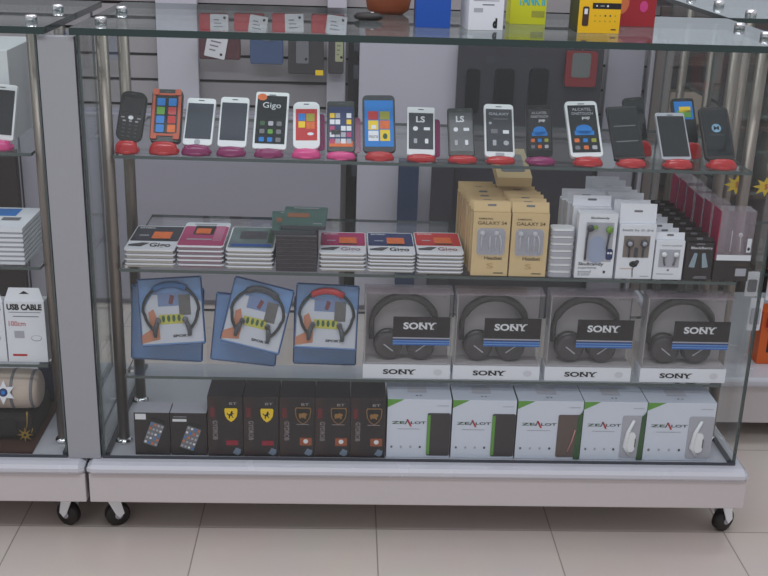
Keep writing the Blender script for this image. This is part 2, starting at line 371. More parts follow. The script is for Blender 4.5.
def d_blue(s, w, L, z0, z1, y):
    for x0, x1, a, b2, m in ((-.33,-.02,.58,.76,REDC),(.03,.33,.58,.76,mat('olive',(150,150,50))),(-.33,-.02,.36,.56,YELLOW),(.03,.33,.38,.56,ORANGE),(-.33,-.02,.12,.34,WHITE),(.03,.33,.12,.36,YELLOW)): s.rect(w*x0, w*x1, z0+(z1-z0)*a, z0+(z1-z0)*b2, y, m)
    s.rect(-w*.24, -w*.09, z0+(z1-z0)*.38, z0+(z1-z0)*.46, y - .0002, WHITE); s.text('micro', -w*.31, -w*.04, z0+(z1-z0)*.18, z0+(z1-z0)*.26, y - .0002, TXT); s.disc(w*.18, z0+(z1-z0)*.22, w*.07, w*.1, y - .0002, DGREEN)
def d_ls(s, w, L, z0, z1, y):
    s.text('LS', -w*.18, w*.14, z1 - L*.2, z1 - L*.07, y, TXTW, .03)
    h = z1 - z0
    s.disc(-w*.2, z0+h*.56, w*.09, w*.09, y, WHITE); s.rect(w*.1, w*.32, z0+h*.52, z0+h*.6, y, WHITE); s.slab(-w*.2, z0+h*.22, w*.12, h*.13, w*.03, y, y+.0002, PALE); s.slab(w*.2, z0+h*.22, w*.12, h*.13, w*.03, y, y+.0002, WHITE)
def d_lg(s, w, L, z0, z1, y):
    s.text('GALAXY', -w*.34, w*.34, z1 - L*.12, z1 - L*.07, y, PALE, .02); s.rect(-w*.2, w*.28, z1 - L*.20, z1 - L*.18, y, MID)
    h = z1 - z0
    s.disc(-w*.3, z0+h*.66, w*.05, w*.05, y, PALE); s.rect(-w*.28, -w*.06, z0+h*.42, z0+h*.52, y, MID); s.rect(w*.12, w*.32, z0+h*.42, z0+h*.5, y, WHITE); s.slab(-w*.17, z0+h*.2, w*.12, h*.13, w*.03, y, y+.0002, PALE); s.disc(w*.22, z0+h*.2, w*.09, w*.09, y, PALE)
def d_droid(s, w, L, z0, z1, y):
    h = z1 - z0
    s.text('ALCATEL', -w*.3, w*.3, z0+h*.88, z0+h*.94, y, PALE, .01); s.text('ONETOUCH', -w*.33, w*.33, z0+h*.79, z0+h*.85, y, PALE, .01); s.text('pop', -w*.02, w*.22, z0+h*.68, z0+h*.75, y, WHITE, .02)
    s.disc(0, z0+h*.48, w*.25, w*.17, y, BLUE); s.rect(-w*.3, w*.3, z0+h*.36, z0+h*.45, y, BLUE)
    for k, m in enumerate((ORANGE, BLUE, mat('olive',(150,150,50)), MID, ORANGE, PALE)): s.slab(w*(-.26+.26*(k % 3)), z0+h*(.25-.15*(k//3)), w*.15, w*.13, w*.03, y, y+.0002, m)
GS = 'phone stands on the glass shelf'
sl = lambda c, d: f'{c} oval plastic stand holding up {d}'
# 1 keypad phone
r = phone((114.6,140.6,141,91,121,148), 'black keypad bar phone with rounded ends beside the left post', BLACK, SCRD, None, asp=1.95, rad=.28, sx=.7, sz0=.56, sz1=.88, th=.012, stand_m=RED, stand_label=sl('red', 'the black keypad phone'), name='keypad_phone')
kp = MB(); pb, w_, L_, a_, ro_ = solve_phone(114.6,140.6,141,91,121,148,.079,1.95)
for i in range(5):
    for j in range(3): kp.slab(w_*(-.24 + .24*j), L_*(.10 + .075*i), w_*.12, L_*.026, .0008, -.0010, .0003, SLATE if i < 4 else PALE)
kp.disc(0, L_*.47, w_*.10, w_*.08, -.0012, WHITE); kp.rect(-w_*.38, -w_*.24, L_*.455, L_*.475, -.0012, PALE); kp.rect(w_*.24, w_*.38, L_*.455, L_*.475, -.0012, PALE); kp.build('keypad', r)
# 2 rugged phone
ORB = mat('orange_rubber', (186, 84, 58), .5)
r = phone((149,180,142,89,152,184), 'rugged phone with an orange and black armoured frame and icon screen', BLACK, SCRD, d_rug, rad=.16, sx=.66, sz0=.17, sz1=.86, asp=1.85, th=.014, stand_m=RED, stand_label=sl('red', 'the orange rugged phone'), name='rugged_phone')
pb, w_, L_, a_, ro_ = solve_phone(149,180,142,89,152,184,.079,1.85)
fr = MB()
for sx_ in (-1, 1): fr.box(sx_*w_*.42 - w_*.045, sx_*w_*.42 + w_*.045, -.0022, .0005, L_*.14, L_*.88, ORB)
fr.box(-w_*.4, w_*.4, -.0022, .0005, L_*.11, L_*.15, ORB); fr.box(-w_*.4, w_*.4, -.0022, .0005, L_*.875, L_*.91, ORB)
for sx_ in (-1, 1):
    for zz in (.1, .93): fr.slab(sx_*w_*.36, L_*zz, w_*.2, w_*.2, w_*.05, -.004, .0005, ORB)
fr.build('bumper_frame', r)
phone((182,211.5,145,98,188,216), 'white smartphone with a blank grey screen, right of the rugged orange phone', WHITEP, SCR, None, button=(.2, .2, PALE), stand_m=MAG, stand_label=sl('dark magenta', 'the blank white phone next to the orange one'))
phone((217,246,147,97,221,250), 'white smartphone with a blank grey screen, left of the large white icon phone', WHITEP, SCR, None, stand_m=MAG, stand_label=sl('dark magenta', 'the blank phone left of the large icon phone'))
phone((252,286,149,92,257,289), 'large white phone with an orange spot and rows of icons on a black screen', WHITEP, SCRD, d_gigo, asp=1.95, rad=.08, sz0=.09, sz1=.93, stand_m=MAG, stand_label=sl('dark magenta', 'the large white icon phone'))
phone((293,320,149,101.7,292,321), 'small round-cornered white phone with a red screen of coloured tiles', WHITEP, REDC, d_red, rad=.24, sx=.8, sz0=.18, sz1=.84, stand_m=PINK, stand_label=sl('pink', 'the small white phone with red screen'), plate=(.05, .075, .009), plate_m=MAG)
phone((327,355,152,101,327,355), 'black smartphone with a collage of small white and orange pictures on screen', BLACK, NAVY, d_mosaic, rad=.1, sz0=.1, sz1=.88, stand_m=PINK, stand_label=sl('pink', 'the black phone with a collage screen'), plate=(.05, .07, .012), plate_m=MAG)
phone((363,396,152,95,362,395), 'dark smartphone with a bright blue screen and red, yellow and orange tiles', SLATE, BLUE, d_blue, rad=.15, sz0=.09, sz1=.9, stand_m=RED, stand_label=sl('red', 'the phone with the bright blue screen'))
phone((407,435,155,107,407,435), 'square-cornered white phone with two letters above four symbols on screen', WHITEP, SLATE, d_ls, rad=.05, sz0=.12, sz1=.87, stand_m=RED, stand_label=sl('red', 'the square white phone with two letters'), plate=(.046, .08, .014), plate_m=MAG)
phone((449,475,156,108,446,474), 'dark grey phone with two letters above four symbols on screen', BLACK, SLATE, d_ls, rad=.1, sz0=.1, sz1=.9, stand_m=RED, stand_label=sl('red', 'the dark grey phone with two letters'))
phone((485,515,157,104,483,514), 'white phone with a dark screen of pale text and four symbols', WHITEP, SLATE, d_lg, rad=.13, sz0=.1, sz1=.9, asp=2, button=(.3, .1, PALE), stand_m=RED, stand_label=sl('red', 'the white phone left of the dark blue-droid one'))
phone((527,553,157,105,524,554), 'dark phone with a blue robot shape and icons on its screen', BLACK, SCRD, d_droid, rad=.12, sz0=.12, sz1=.92, stand_m=MAG, stand_label=sl('magenta', 'the dark phone with blue robot'))
phone((571,604,157,101,565,595.5), 'large white phone with a blue robot shape and icons on its screen', WHITEP, SCRD, d_droid, rad=.13, sx=.86, sz0=.08, sz1=.92, stand_m=RED, stand_label=sl('red', 'the large white phone with blue robot'))
def d_bands(s, w, L, z0, z1, y):
    for q in (.30, .62): s.rect(-w*.36, w*.36, z0+(z1-z0)*q, z0+(z1-z0)*(q+.02), y, MID)
phone((615,646,159,106,608,634), 'plain dark phone with two thin lines across its black screen', DARK, SCRD, d_bands, rad=.04, sx=.94, sz0=.05, sz1=.95, stand_m=RED, stand_label=sl('red', 'the plain dark phone with two lines'))
phone((627,648,141,97,623,642), 'small black phone with a silver edge standing behind the plain dark phone', BLACK, SCRD, None, Y=.175, rad=.2, asp=2.1, stand_m=RED, stand_label=sl('red', 'the small black phone in the second row'))
phone((662,692,159.5,112.6,655,683.5), 'dark phone with a silver rim and blank black screen', PALE, SCRD, None, rad=.08, sx=.9, sz0=.06, sz1=.92, stand_m=RED, stand_label=sl('red', 'the silver-rimmed dark phone'))
def d_small(s, w, L, z0, z1, y):
    s.rect(-w*.3, w*.3, z0+(z1-z0)*.1, z0+(z1-z0)*.5, y, GREEN); s.rect(-w*.2, w*.3, z0+(z1-z0)*.4, z0+(z1-z0)*.7, y, YELLOW)
phone((676,699,143,98,672,692), 'small dark keypad phone with a blue and yellow screen, in the second row', BLACK, BLUE, d_small, Y=.165, rad=.15, sx=.8, sz0=.52, sz1=.92, asp=2.1, stand_m=RED, stand_label=sl('red', 'the small phone with blue and yellow screen'))
def d_moto(s, w, L, z0, z1, y):
    cx, cz = 0, z0+(z1-z0)*.6; s.disc(cx, cz, w*.16, w*.16, y, mat('moto_blue', (120, 160, 190))); s.text('M', cx-w*.09, cx+w*.09, cz-w*.07, cz+w*.07, y-.0002, SCRD, .02)
    s.rect(-w*.24, w*.24, cz - L*.14, cz - L*.125, y, SLATE)
phone((706,736,159.5,107,697.6,728), 'dark round-cornered phone with a round M emblem on its screen, beside the right post', DARK, SCRD, d_moto, rad=.16, sx=.86, sz0=.08, sz1=.93, stand_m=RED, stand_label=sl('red', 'the phone with the round emblem'))

# ============================================================ SHELF 2: flat stacks
def flat_pack(w, d, t, card, edge, deco=None):
    r = empty('battery_pack')
    b_ = MB(); b_.box(-w/2+.004, w/2-.004, .004, d-.004, .0002, t-.0034, edge); b_.build('tray', r)
    c = MB(); c.T = Matrix.Translation((0, 0, t - .0004)) @ LIE; c.slab(0, d/2, w, d, .007, 0, .0028, WHITE, front=card)
    if deco: deco(c, w, d)
    c.build('card', r); return r
def deco_gigo(main, gig=TXT, pic=ORANGE):
    def f(c, w, d):
        c.slab(0, d*.66, w*.97, d*.62, .004, -.0003, .0001, main)
        c.rect(-w*.08, w*.30, d*.42, d*.74, -.0006, pic); c.rect(-w*.08, w*.30, d*.40, d*.45, -.0008, TXT); c.rect(-w*.35, -w*.16, d*.56, d*.60, -.0006, PALE)
        c.text('BATERIA', -w*.42, -w*.1, d*.87, d*.93, -.0006, TXTW, .02)
        c.text('Gigo', -w*.04, w*.38, d*.07, d*.27, -.0006, gig, .02)
        c.poly([(-w*.46, d*.2), (-w*.2, d*.28), (-w*.05, d*.27), (-w*.2, d*.12), (-w*.46, d*.14)], -.0006, SLATE)
    return f
def deco_pink(c, w, d):
    c.slab(0, d*.42, w*.98, d*.80, .006, -.0003, .0001, PINKC); c.rect(-w*.25, w*.2, d*.46, d*.84, -.0006, DARK); c.rect(-w*.2, w*.12, d*.50, d*.72, -.0008, ORANGE); c.rect(w*.22, w*.42, d*.2, d*.84, -.0006, mat('pale_pink', (186, 110, 140))); c.rect(-w*.34, w*.2, d*.24, d*.29, -.0006, PALE)
    c.rect(-w*.3, w*.2, d*.88, d*.93, -.0006, PALE)
def deco_blue(c, w, d):
    c.slab(0, d*.53, w*.94, d*.9, .006, -.0003, .0001, mat('grey_green', (104, 120, 122), .5, noise=.5, scale=40)); c.rect(-w*.28, w*.3, d*.45, d*.8, -.0006, SLATE); c.rect(-w*.42, w*.42, d*.13, d*.24, -.0006, mat('deep_blue', (40, 84, 160))); c.rect(w*.33, w*.44, d*.3, d*.9, -.0006, DGREEN)
def stack(x0, x1, yb, ytop, n, d, deco, label, group, edge, yaw=0, seed=0):
    rnd = random.Random(seed); a = atY(x0, yb, .055); b2 = atY(x1, yb, .055); w = b2.x - a.x - .0015; cx = (a.x + b2.x)/2
    zb = zs(2, cx) + .0005; h = atY((x0+x1)/2, ytop, .055).z - zb; t = h/n
    for i in range(n):                                     # bottom to top
        k = n - 1 - i; top = k == 0
        if top: o = flat_pack(w, d, t, WHITE, edge, deco)
        elif i == 0: proto = o = flat_pack(w, d, t, PALE, edge)
        else: o = dup(proto)
        o.matrix_basis = pose((cx + rnd.uniform(-.0006, .0006), .055 + rnd.uniform(-.001, .003), zb + i*t + .0002), yaw=yaw if top else rnd.uniform(-.006, .006))
        which = 'topmost' if top else ('the bottom one' if i == 0 else ORD[k] + ' from its top')
        tag(o, f'{label}, {which}', 'pack', group)
IVORY = mat('ivory_edge', (206, 200, 192), .6)
stack(124, 175.5, 268, 250, 4, .155, deco_gigo(mat('charcoal_card', (44, 46, 58), .5)), 'battery pack of the black-printed stack by the post', 'packs of the black-printed stack', IVORY, seed=1)
stack(176.5, 224, 271, 246, 5, .155, deco_pink, 'pink battery pack of the clear-wrapped pink stack', 'packs of the pink stack', mat('rosy_edge', (168, 140, 150), .5), seed=2)
stack(225, 274, 272, 250, 5, .15, deco_blue, 'pack of the grey-green and blue stack', 'packs of the grey-green stack', IVORY, seed=3)
stack(318.5, 366, 276, 253, 5, .135, deco_gigo(mat('plum_card', (164, 32, 92), .5), mat('grey_pink_ink', (150, 120, 140), .6)), 'battery pack of the magenta-printed stack', 'packs of the magenta-printed stack', IVORY, seed=5)
stack(367, 415, 277, 253.5, 6, .135, deco_gigo(NAVY), 'battery pack of the navy-printed stack', 'packs of the navy-printed stack', IVORY, seed=6)
stack(416, 463.5, 278, 253.5, 6, .135, deco_gigo(REDC, mat('dull_red_ink', (150, 100, 110), .6)), 'battery pack of the red-printed stack', 'packs of the red-printed stack', IVORY, seed=7)
# dark slim cases with two green ones on top
a = atY(275.5, 273, .055); b2 = atY(317, 273, .055); wd = b2.x - a.x - .001; cx = (a.x + b2.x)/2; n = 9; zb = zs(2, cx) + .0004; t = (atY(296, 236, .055).z - zb)/n
DCASE = mat('dark_case', (52, 46, 54), .35)
for i in range(n):
    if i == 0:
        proto = o = empty('slim_case'); q = MB(); q.box(-wd/2, wd/2, 0, .12, .0002, t*.80, DCASE); q.build('case_body', o); q = MB(); q.box(-wd/2+.001, wd/2-.001, .001, .119, t*.82, t*.98, MID); q.build('case_lid', o)
    else: o = dup(proto)
    o.location = (cx, .055, zb + i*t + .0002)
    k = n - i
    tag(o, f'slim dark grey case, {"just under the green packs" if k == 1 else ("bottom" if i == 0 else ORD[k-1] + " down")} of the dark stack', 'case', 'slim dark cases in a stack')
for k in range(2):
    o = empty('memory_card_pack'); wq = wd*1.08
    q = MB(); q.T = Matrix.Translation((0, 0, .0085)) @ LIE; q.slab(0, .066, wq, .132, .004, 0, .008, SLATE, front=TEAL); q.rect(-wq*.3, wq*.3, .118, .124, -.0004, PALE)
    q.rect(-wq*.4, wq*.1, .055, .085, -.0003, mat('rust_print', (150, 96, 70), .5)); q.rect(wq*.22, wq*.42, .012, .017, -.0004, PALE); q.build('card', o)
    o.matrix_basis = pose((cx + (-.004 if k == 0 else .012), .060 + .003*k, zb + n*t + .0006 + .0088*k), yaw=-.02 if k else .06)
    tag(o, ['green printed pack lying under another on the dark case stack', 'green printed pack lying topmost on the dark case stack'][k], 'pack', 'green packs on the dark stack')

# ============================================================ SHELF 2: boxes standing in rows
def carton(w, h, d, body, front, deco, header, header_m, name='earphone_box', hlean=20, side=None, window=None):
    r = empty(name)
    b_ = MB(); b_.box(-w/2, w/2, 0, d, .0003, h, body, front=front, left=side, right=side); 
    if deco: deco(b_, w, h)
    b_.build('carton', r, bevel=0)
    if header:
        t = MB(); t.T = Matrix.Translation((0, d*.35, h + .0004)) @ Matrix.Rotation(-math.radians(hlean), 4, 'X'); t.box(-w/2, w/2, 0, .0012, 0, header, header_m)
        t.slab(0, header*.62, w*.24, .004, .0018, -.0003, .0, MID); t.build('hang_tab', r)
    if window: window(r, w, h)
    return r
def row_of(x0, x1, yb, yt, Y, n, step, mk, labelf, group, dx=0, cat='box', jitter=.001, seed=0, backw=1):
    a = atY(x0, yb, Y); b2 = atY(x1, yb, Y); w = b2.x - a.x; cx = (a.x+b2.x)/2; zshelf = zs(2, cx - w/2) + .0002; h = atY((x0+x1)/2, yt, Y).z - zshelf
    first = mk(w - .001, h, True); back = None; rnd = random.Random(seed)
    for i in range(n):
        if i == 0: o = first
        elif i == 1: back = o = mk((w - .001)*backw, h, False)
        else: o = dup(back)
        o.location = (cx - (0 if i == 0 else (1 - backw)*w/2) + dx*i + (rnd.uniform(-jitter, jitter) if i else 0), Y + step*i, zshelf + .0003); o.scale.z = 1 if i == 0 else rnd.uniform(.965, 1.02)
        tag(o, labelf(i), cat, group)
    return first, w, h, cx
def earbud(parent, x, z, m, y=-.004, s=1.0, name='earbud', cable=None):
    q = MB(); q.lathe([(.0045*s, 0), (.0052*s, .003*s), (.0030*s, .007*s)], m, 14, 'y', (x, y, z)); q.tube([(x, y + .003, z), (x - .001, y+.003, z - .012*s), (x - .001, y+.003, z - .030*s)], .0013*s, m)
    return q.build(name, parent)
# kraft headset boxes
def mk_kraft(w, h, front):
    def deco(b_, w, h):
        b_.text('SAMSUNG', -w*.36, w*.02, h*.895, h*.925, -.0005, BROWNT, .01); b_.text('GALAXY S4', -w*.38, w*.40, h*.815, h*.87, -.0005, BROWNT, .01)
        b_.slab(0, h*.55, w*.76, h*.42, .007, -.0003, .0002, PALE)
        b_.text('Headset', -w*.15, w*.33, h*.26, h*.315, -.0005, TXT, .008); b_.text('S', -w*.08, w*.1, h*.12, h*.20, -.0005, KRAFTD); b_.rect(w*.12, w*.38, h*.04, h*.055, -.0005, TXT)
    def win(r, w, h):
        for sx_ in (-.24, .14): earbud(r, w*sx_, h*.68, WHITEP, -.0045)
        q = MB(); q.tube([(w*-.03, -.003, h*.64), (w*-.03, -.003, h*.42)], .0014, WHITEP); q.tube([(w*.22, -.003, h*.66), (w*.28, -.003, h*.55), (w*.26, -.003, h*.38)], .0014, WHITEP); q.build('cable', r)
        q = MB(); q.slab(0, h*.55, w*.76, h*.42, .007, -.006, -.0056, clear('window_film', (200,200,210), (.97,.97,.98), .12, .1)); q.build('window', r)
    return carton(w, h, .022, KRAFT, KRAFT, deco if front else None, .020, KRAFT, hlean=25, window=win if front else None)
row_of(470, 507, 277, 213, .055, 8, .0235, mk_kraft, lambda i: 'kraft brown headset box with a window, front of the row beside the red stack' if i == 0 else f'kraft brown box, {ORD[i]} in the row beside the red stack', 'kraft headset boxes, inner row', dx=-.0018, seed=4)
row_of(508, 545, 278, 214, .055, 7, .0235, mk_kraft, lambda i: 'kraft brown headset box with a window, front of the row beside the white cases' if i == 0 else f'kraft brown box, {ORD[i]} in the row beside the white cases', 'kraft headset boxes, outer row', dx=-.002, seed=5)
# a box lying across the tops at the back
p = atY(507, 187, .24); lb = carton(.068, .11, .02, KRAFT, KRAFT, lambda b_, w, h: b_.slab(0, h*.5, w*.7, h*.6, .006, -.0005, .0002, MID), 0, KRAFT)
lb.matrix_basis = pose((p.x, .145, .7175), lean=math.radians(72), yaw=.03); tag(lb, 'kraft box with a grey window lying across the tops of the brown rows', 'box')
# white slim cases
a = atY(547, 278, .055); b2 = atY(572.3, 278, .055); n = 7; zb = zs(2, a.x) + .0002; t = (atY(561, 229, .055).z - zb)/n; wd = b2.x - a.x - .002
for i in range(n):
    if i == 0:
        proto = o = empty('white_case'); q = MB(); q.T = LIE; q.slab(0, .0165, wd, .033, .010, -t*.60, 0, PALE); q.build('case_body', o); q = MB(); q.T = LIE; q.slab(0, .0165, wd*.94, .030, .009, -t*.96, -t*.64, WHITEP); q.build('case_lid', o)
    else: o = dup(proto)
    o.location = ((a.x+b2.x)/2, .055, zb + .0003 + i*t)
    k = n - 1 - i; tag(o, f'small white rounded case, {"topmost" if k == 0 else ("bottom" if i == 0 else ORD[k] + " from top")} of the white stack', 'case', 'small white cases in a stack')
# skull earphones
def mk_skull(w, h, front):
    def deco(b_, w, h):
        b_.text('Skullcandy', -w*.2, w*.28, h*.915, h*.955, -.0005, TXT, .015); b_.rect(-w*.30, w*.42, h*.26, h*.87, -.0003, PALE)
        b_.slab(w*.02, h*.45, w*.44, h*.42, w*.2, -.0008, -.0003, mat('ice_blue', (150, 160, 186), .4))
        b_.text('Skullcandy', -w*.42, w*.24, h*.185, h*.25, -.0006, TXT, .018); b_.text('supreme', -w*.42, w*.06, h*.135, h*.175, -.0006, TXTG, .01); b_.text('sound', -w*.42, -w*.08, h*.085, h*.125, -.0006, TXTG, .01); b_.text('5200', -w*.42, -w*.1, h*.04, h*.075, -.0006, TXTG, .01); b_.rect(w*.24, w*.30, h*.08, h*.12, -.0006, TXT)
    def win(r, w, h):
        gm = mat('lime', (110, 150, 50), .4)
        q = MB(); q.lathe([(.006, 0), (.007, .003), (.004, .008)], SLATE, 14, 'y', (-w*.2, -.008, h*.79)); q.slab(-w*.08, h*.80, w*.14, h*.05, .002, -.006, -.003, gm); q.tube([(-w*.24, -.004, h*.77), (-w*.27, -.004, h*.6), (-w*.27, -.004, h*.3)], .0018, SLATE); q.build('earbud', r)
        q = MB(); q.lathe([(.006, 0), (.007, .003), (.004, .008)], gm, 14, 'y', (w*.30, -.008, h*.77)); q.tube([(w*.32, -.004, h*.75), (w*.29, -.004, h*.6), (w*.27, -.004, h*.45)], .0018, SLATE); q.build('earbud', r)
        q = MB(); q.slab(w*.36, h*.38, w*.18, h*.17, w*.06, -.0012, -.0004, NAVY); q.disc(w*.33, h*.40, w*.03, w*.03, -.0014, WHITE); q.disc(w*.40, h*.40, w*.03, w*.03, -.0014, WHITE); q.build('skull_badge', r)
    return carton(w, h, .028, WHITE, WHITE, deco if front else None, 0 if front else .02, WHITE, window=win if front else None, hlean=8)
row_of(573.5, 612, 279, 214, .055, 4, .036, mk_skull, lambda i: 'white earphone box with black and lime earbuds, facing front' if i == 0 else f'plain white box, {ORD[i]} in the row behind the lime earphone box', 'white boxes with lime earbuds row', dx=-.004, seed=8)
def mk_beats(w, h, front):
    def deco(b_, w, h):
        b_.text('beats by dr.dre', -w*.42, w*.42, h*.87, h*.93, -.0005, TXTG, .01); b_.rect(-w*.36, w*.36, h*.40, h*.80, -.0003, mat('taupe', (122, 112, 108), .5))
        b_.rect(-w*.4, -w*.05, h*.185, h*.20, -.0005, mat('tan_ink', (190, 160, 140))); b_.rect(w*.18, w*.42, h*.05, h*.06, -.0005, TXTG)
    def win(r, w, h):
        for sx_ in (-.2, .2):
            q = MB(); q.lathe([(.007, 0), (.0075, .003), (.004, .006)], SLATE, 16, 'y', (w*sx_, -.0065, h*.67)); q.lathe([(.0045, 0), (.0045, .001)], PALE, 14, 'y', (w*sx_, -.0076, h*.67)); q.tube([(w*sx_, -.003, h*.65), (w*sx_*.95, -.003, h*.42)], .0018, SLATE); q.build('earbud', r)
        q = MB(); q.slab(0, h*.50, w*.09, h*.17, .002, -.003, -.0004, SLATE); q.build('plug', r)
        q = MB(); q.disc(-.002, h*.28, w*.12, w*.09, -.0007, TXT); q.disc(w*.06, h*.32, w*.06, w*.06, -.0009, SLATE); q.tube([(0, -.0008, h*.26), (-w*.05, -.0008, h*.18), (-w*.03, -.0008, h*.04)], .0008, TXT); q.build('printed_earphone', r)
    return carton(w, h, .025, WHITE, WHITE, deco if front else None, .038, WHITE, window=win if front else None, hlean=6)
row_of(614.5, 651, 278.5, 225, .055, 7, .036, mk_beats, lambda i: 'white earphone box with tall blank top flap and grey window' if i == 0 else f'white tall-flapped box, {ORD[i]} in the row behind the grey-window box', 'tall-flapped white boxes', dx=-.0035, seed=9)
def mk_small(w, h, front):
    def deco(b_, w, h):
        b_.text('stereo headset', -w*.3, w*.4, h*.86, h*.91, -.0005, TXTG, .0); b_.rect(-w*.36, w*.36, h*.32, h*.78, -.0003, PALE); b_.rect(-w*.4, w*.2, h*.14, h*.155, -.0005, TXTG); b_.disc(0, h*.25, w*.04, w*.04, -.0005, MID)
    def win(r, w, h):
        for sx_ in (-.2, .22):
            q = MB(); q.lathe([(.0048, 0), (.0052, .003), (.003, .005)], WHITEP, 14, 'y', (w*sx_, -.0055, h*.66)); q.tube([(w*sx_, -.002, h*.64), (w*sx_*.9, -.002, h*.5), (w*sx_*.7, -.002, h*.38)], .0018, MID); q.build('earbud', r)
    return carton(w, h, .022, WHITE, WHITE, deco if front else None, .014, WHITE, window=win if front else None, hlean=10)
row_of(652, 681, 279.5, 241, .055, 8, .034, mk_small, lambda i: 'smallest white earphone box with white earbuds, next to the dark box' if i == 0 else f'small white box, {ORD[i]} in the row next to the dark boxes', 'small white earphone boxes', dx=-.002, seed=10)
def mk_bb(w, h, front):
    def deco(b_, w, h):
        b_.text('BlackBerry', -w*.34, w*.46, h*.82, h*.9, -.0005, TXTW, .02); b_.rect(-w*.15, w*.15, h*.965, h*.98, -.0005, PALE); b_.rect(-w*.15, w*.35, h*.06, h*.075, -.0005, PALE); b_.rect(-w*.1, w*.35, h*.1, h*.11, -.0005, PALE)
        for sg in (-1, 1): b_.poly([(sg*w*.08, h*.72), (sg*w*.20, h*.74), (sg*w*.36, h*.36), (sg*w*.14, h*.34)][::(1 if sg > 0 else -1)], -.0005, mat('pale_blue_print', (140, 158, 170)))
    return carton(w, h, .028, DARK, DARK, deco if front else None, .008, DARK, hlean=10)
row_of(682.5, 710, 280, 243, .055, 9, .0345, mk_bb, lambda i: 'dark earphone box with pale cable picture, front of the dark row' if i == 0 else f'dark earphone box, {ORD[i]} in the dark row', 'dark earphone boxes', dx=-.001, seed=11)
def mk_clear(w, h, front):
    r = empty('clear_earphone_box'); zb = h*.30
    q = MB(); q.box(-w/2, w/2, 0, .042, .0003, zb, DARK)
    if front: q.rect(w*.12, w*.42, zb*.25, zb*.62, -.0005, PALE); q.text('STEREO', w*.0, w*.42, zb*.74, zb*.86, -.0005, BROWNT, .01)
    q.build('base', r)
    q = MB(); q.box(-w*.47, w*.5, .001, .0415, zb + .0003, h, HAZY); q.build('clear_cover', r)
    q = MB(); q.box(-w*.5, -w*.475, 0, .0422, zb + .0003, h*1.0, mat('crimson_strip', (150, 24, 70), .4)); q.build('side_strip', r)
    if front:
        q = MB(); q.rect(-w*.46, w*.5, zb, zb + h*.08, -.0003, WHITE); q.tube([(-w*.1, .0025, h*.72), (-w*.1, .0025, h*.42)], .0009, WHITEP); q.lathe([(.004, 0), (.004, .003)], WHITEP, 12, 'y', (w*.15, .0022, h*.66)); q.tube([(w*.15, .0025, h*.64), (w*.18, .0025, h*.42)], .0009, WHITEP); q.rect(w*.34, w*.46, h*.42, h*.62, -.0004, WHITE); q.disc(w*.4, h*.47, w*.04, w*.05, -.0006, TXT); q.build('earphone', r)
    return r
row_of(711.5, 747.5, 281, 211.5, .055, 6, .052, mk_clear, lambda i: 'clear plastic earphone box with crimson side strip, facing front' if i == 0 else f'clear plastic box with crimson side strip, {ORD[i]} in its row', 'clear crimson-edged boxes', dx=-.0015, seed=12, backw=.55)

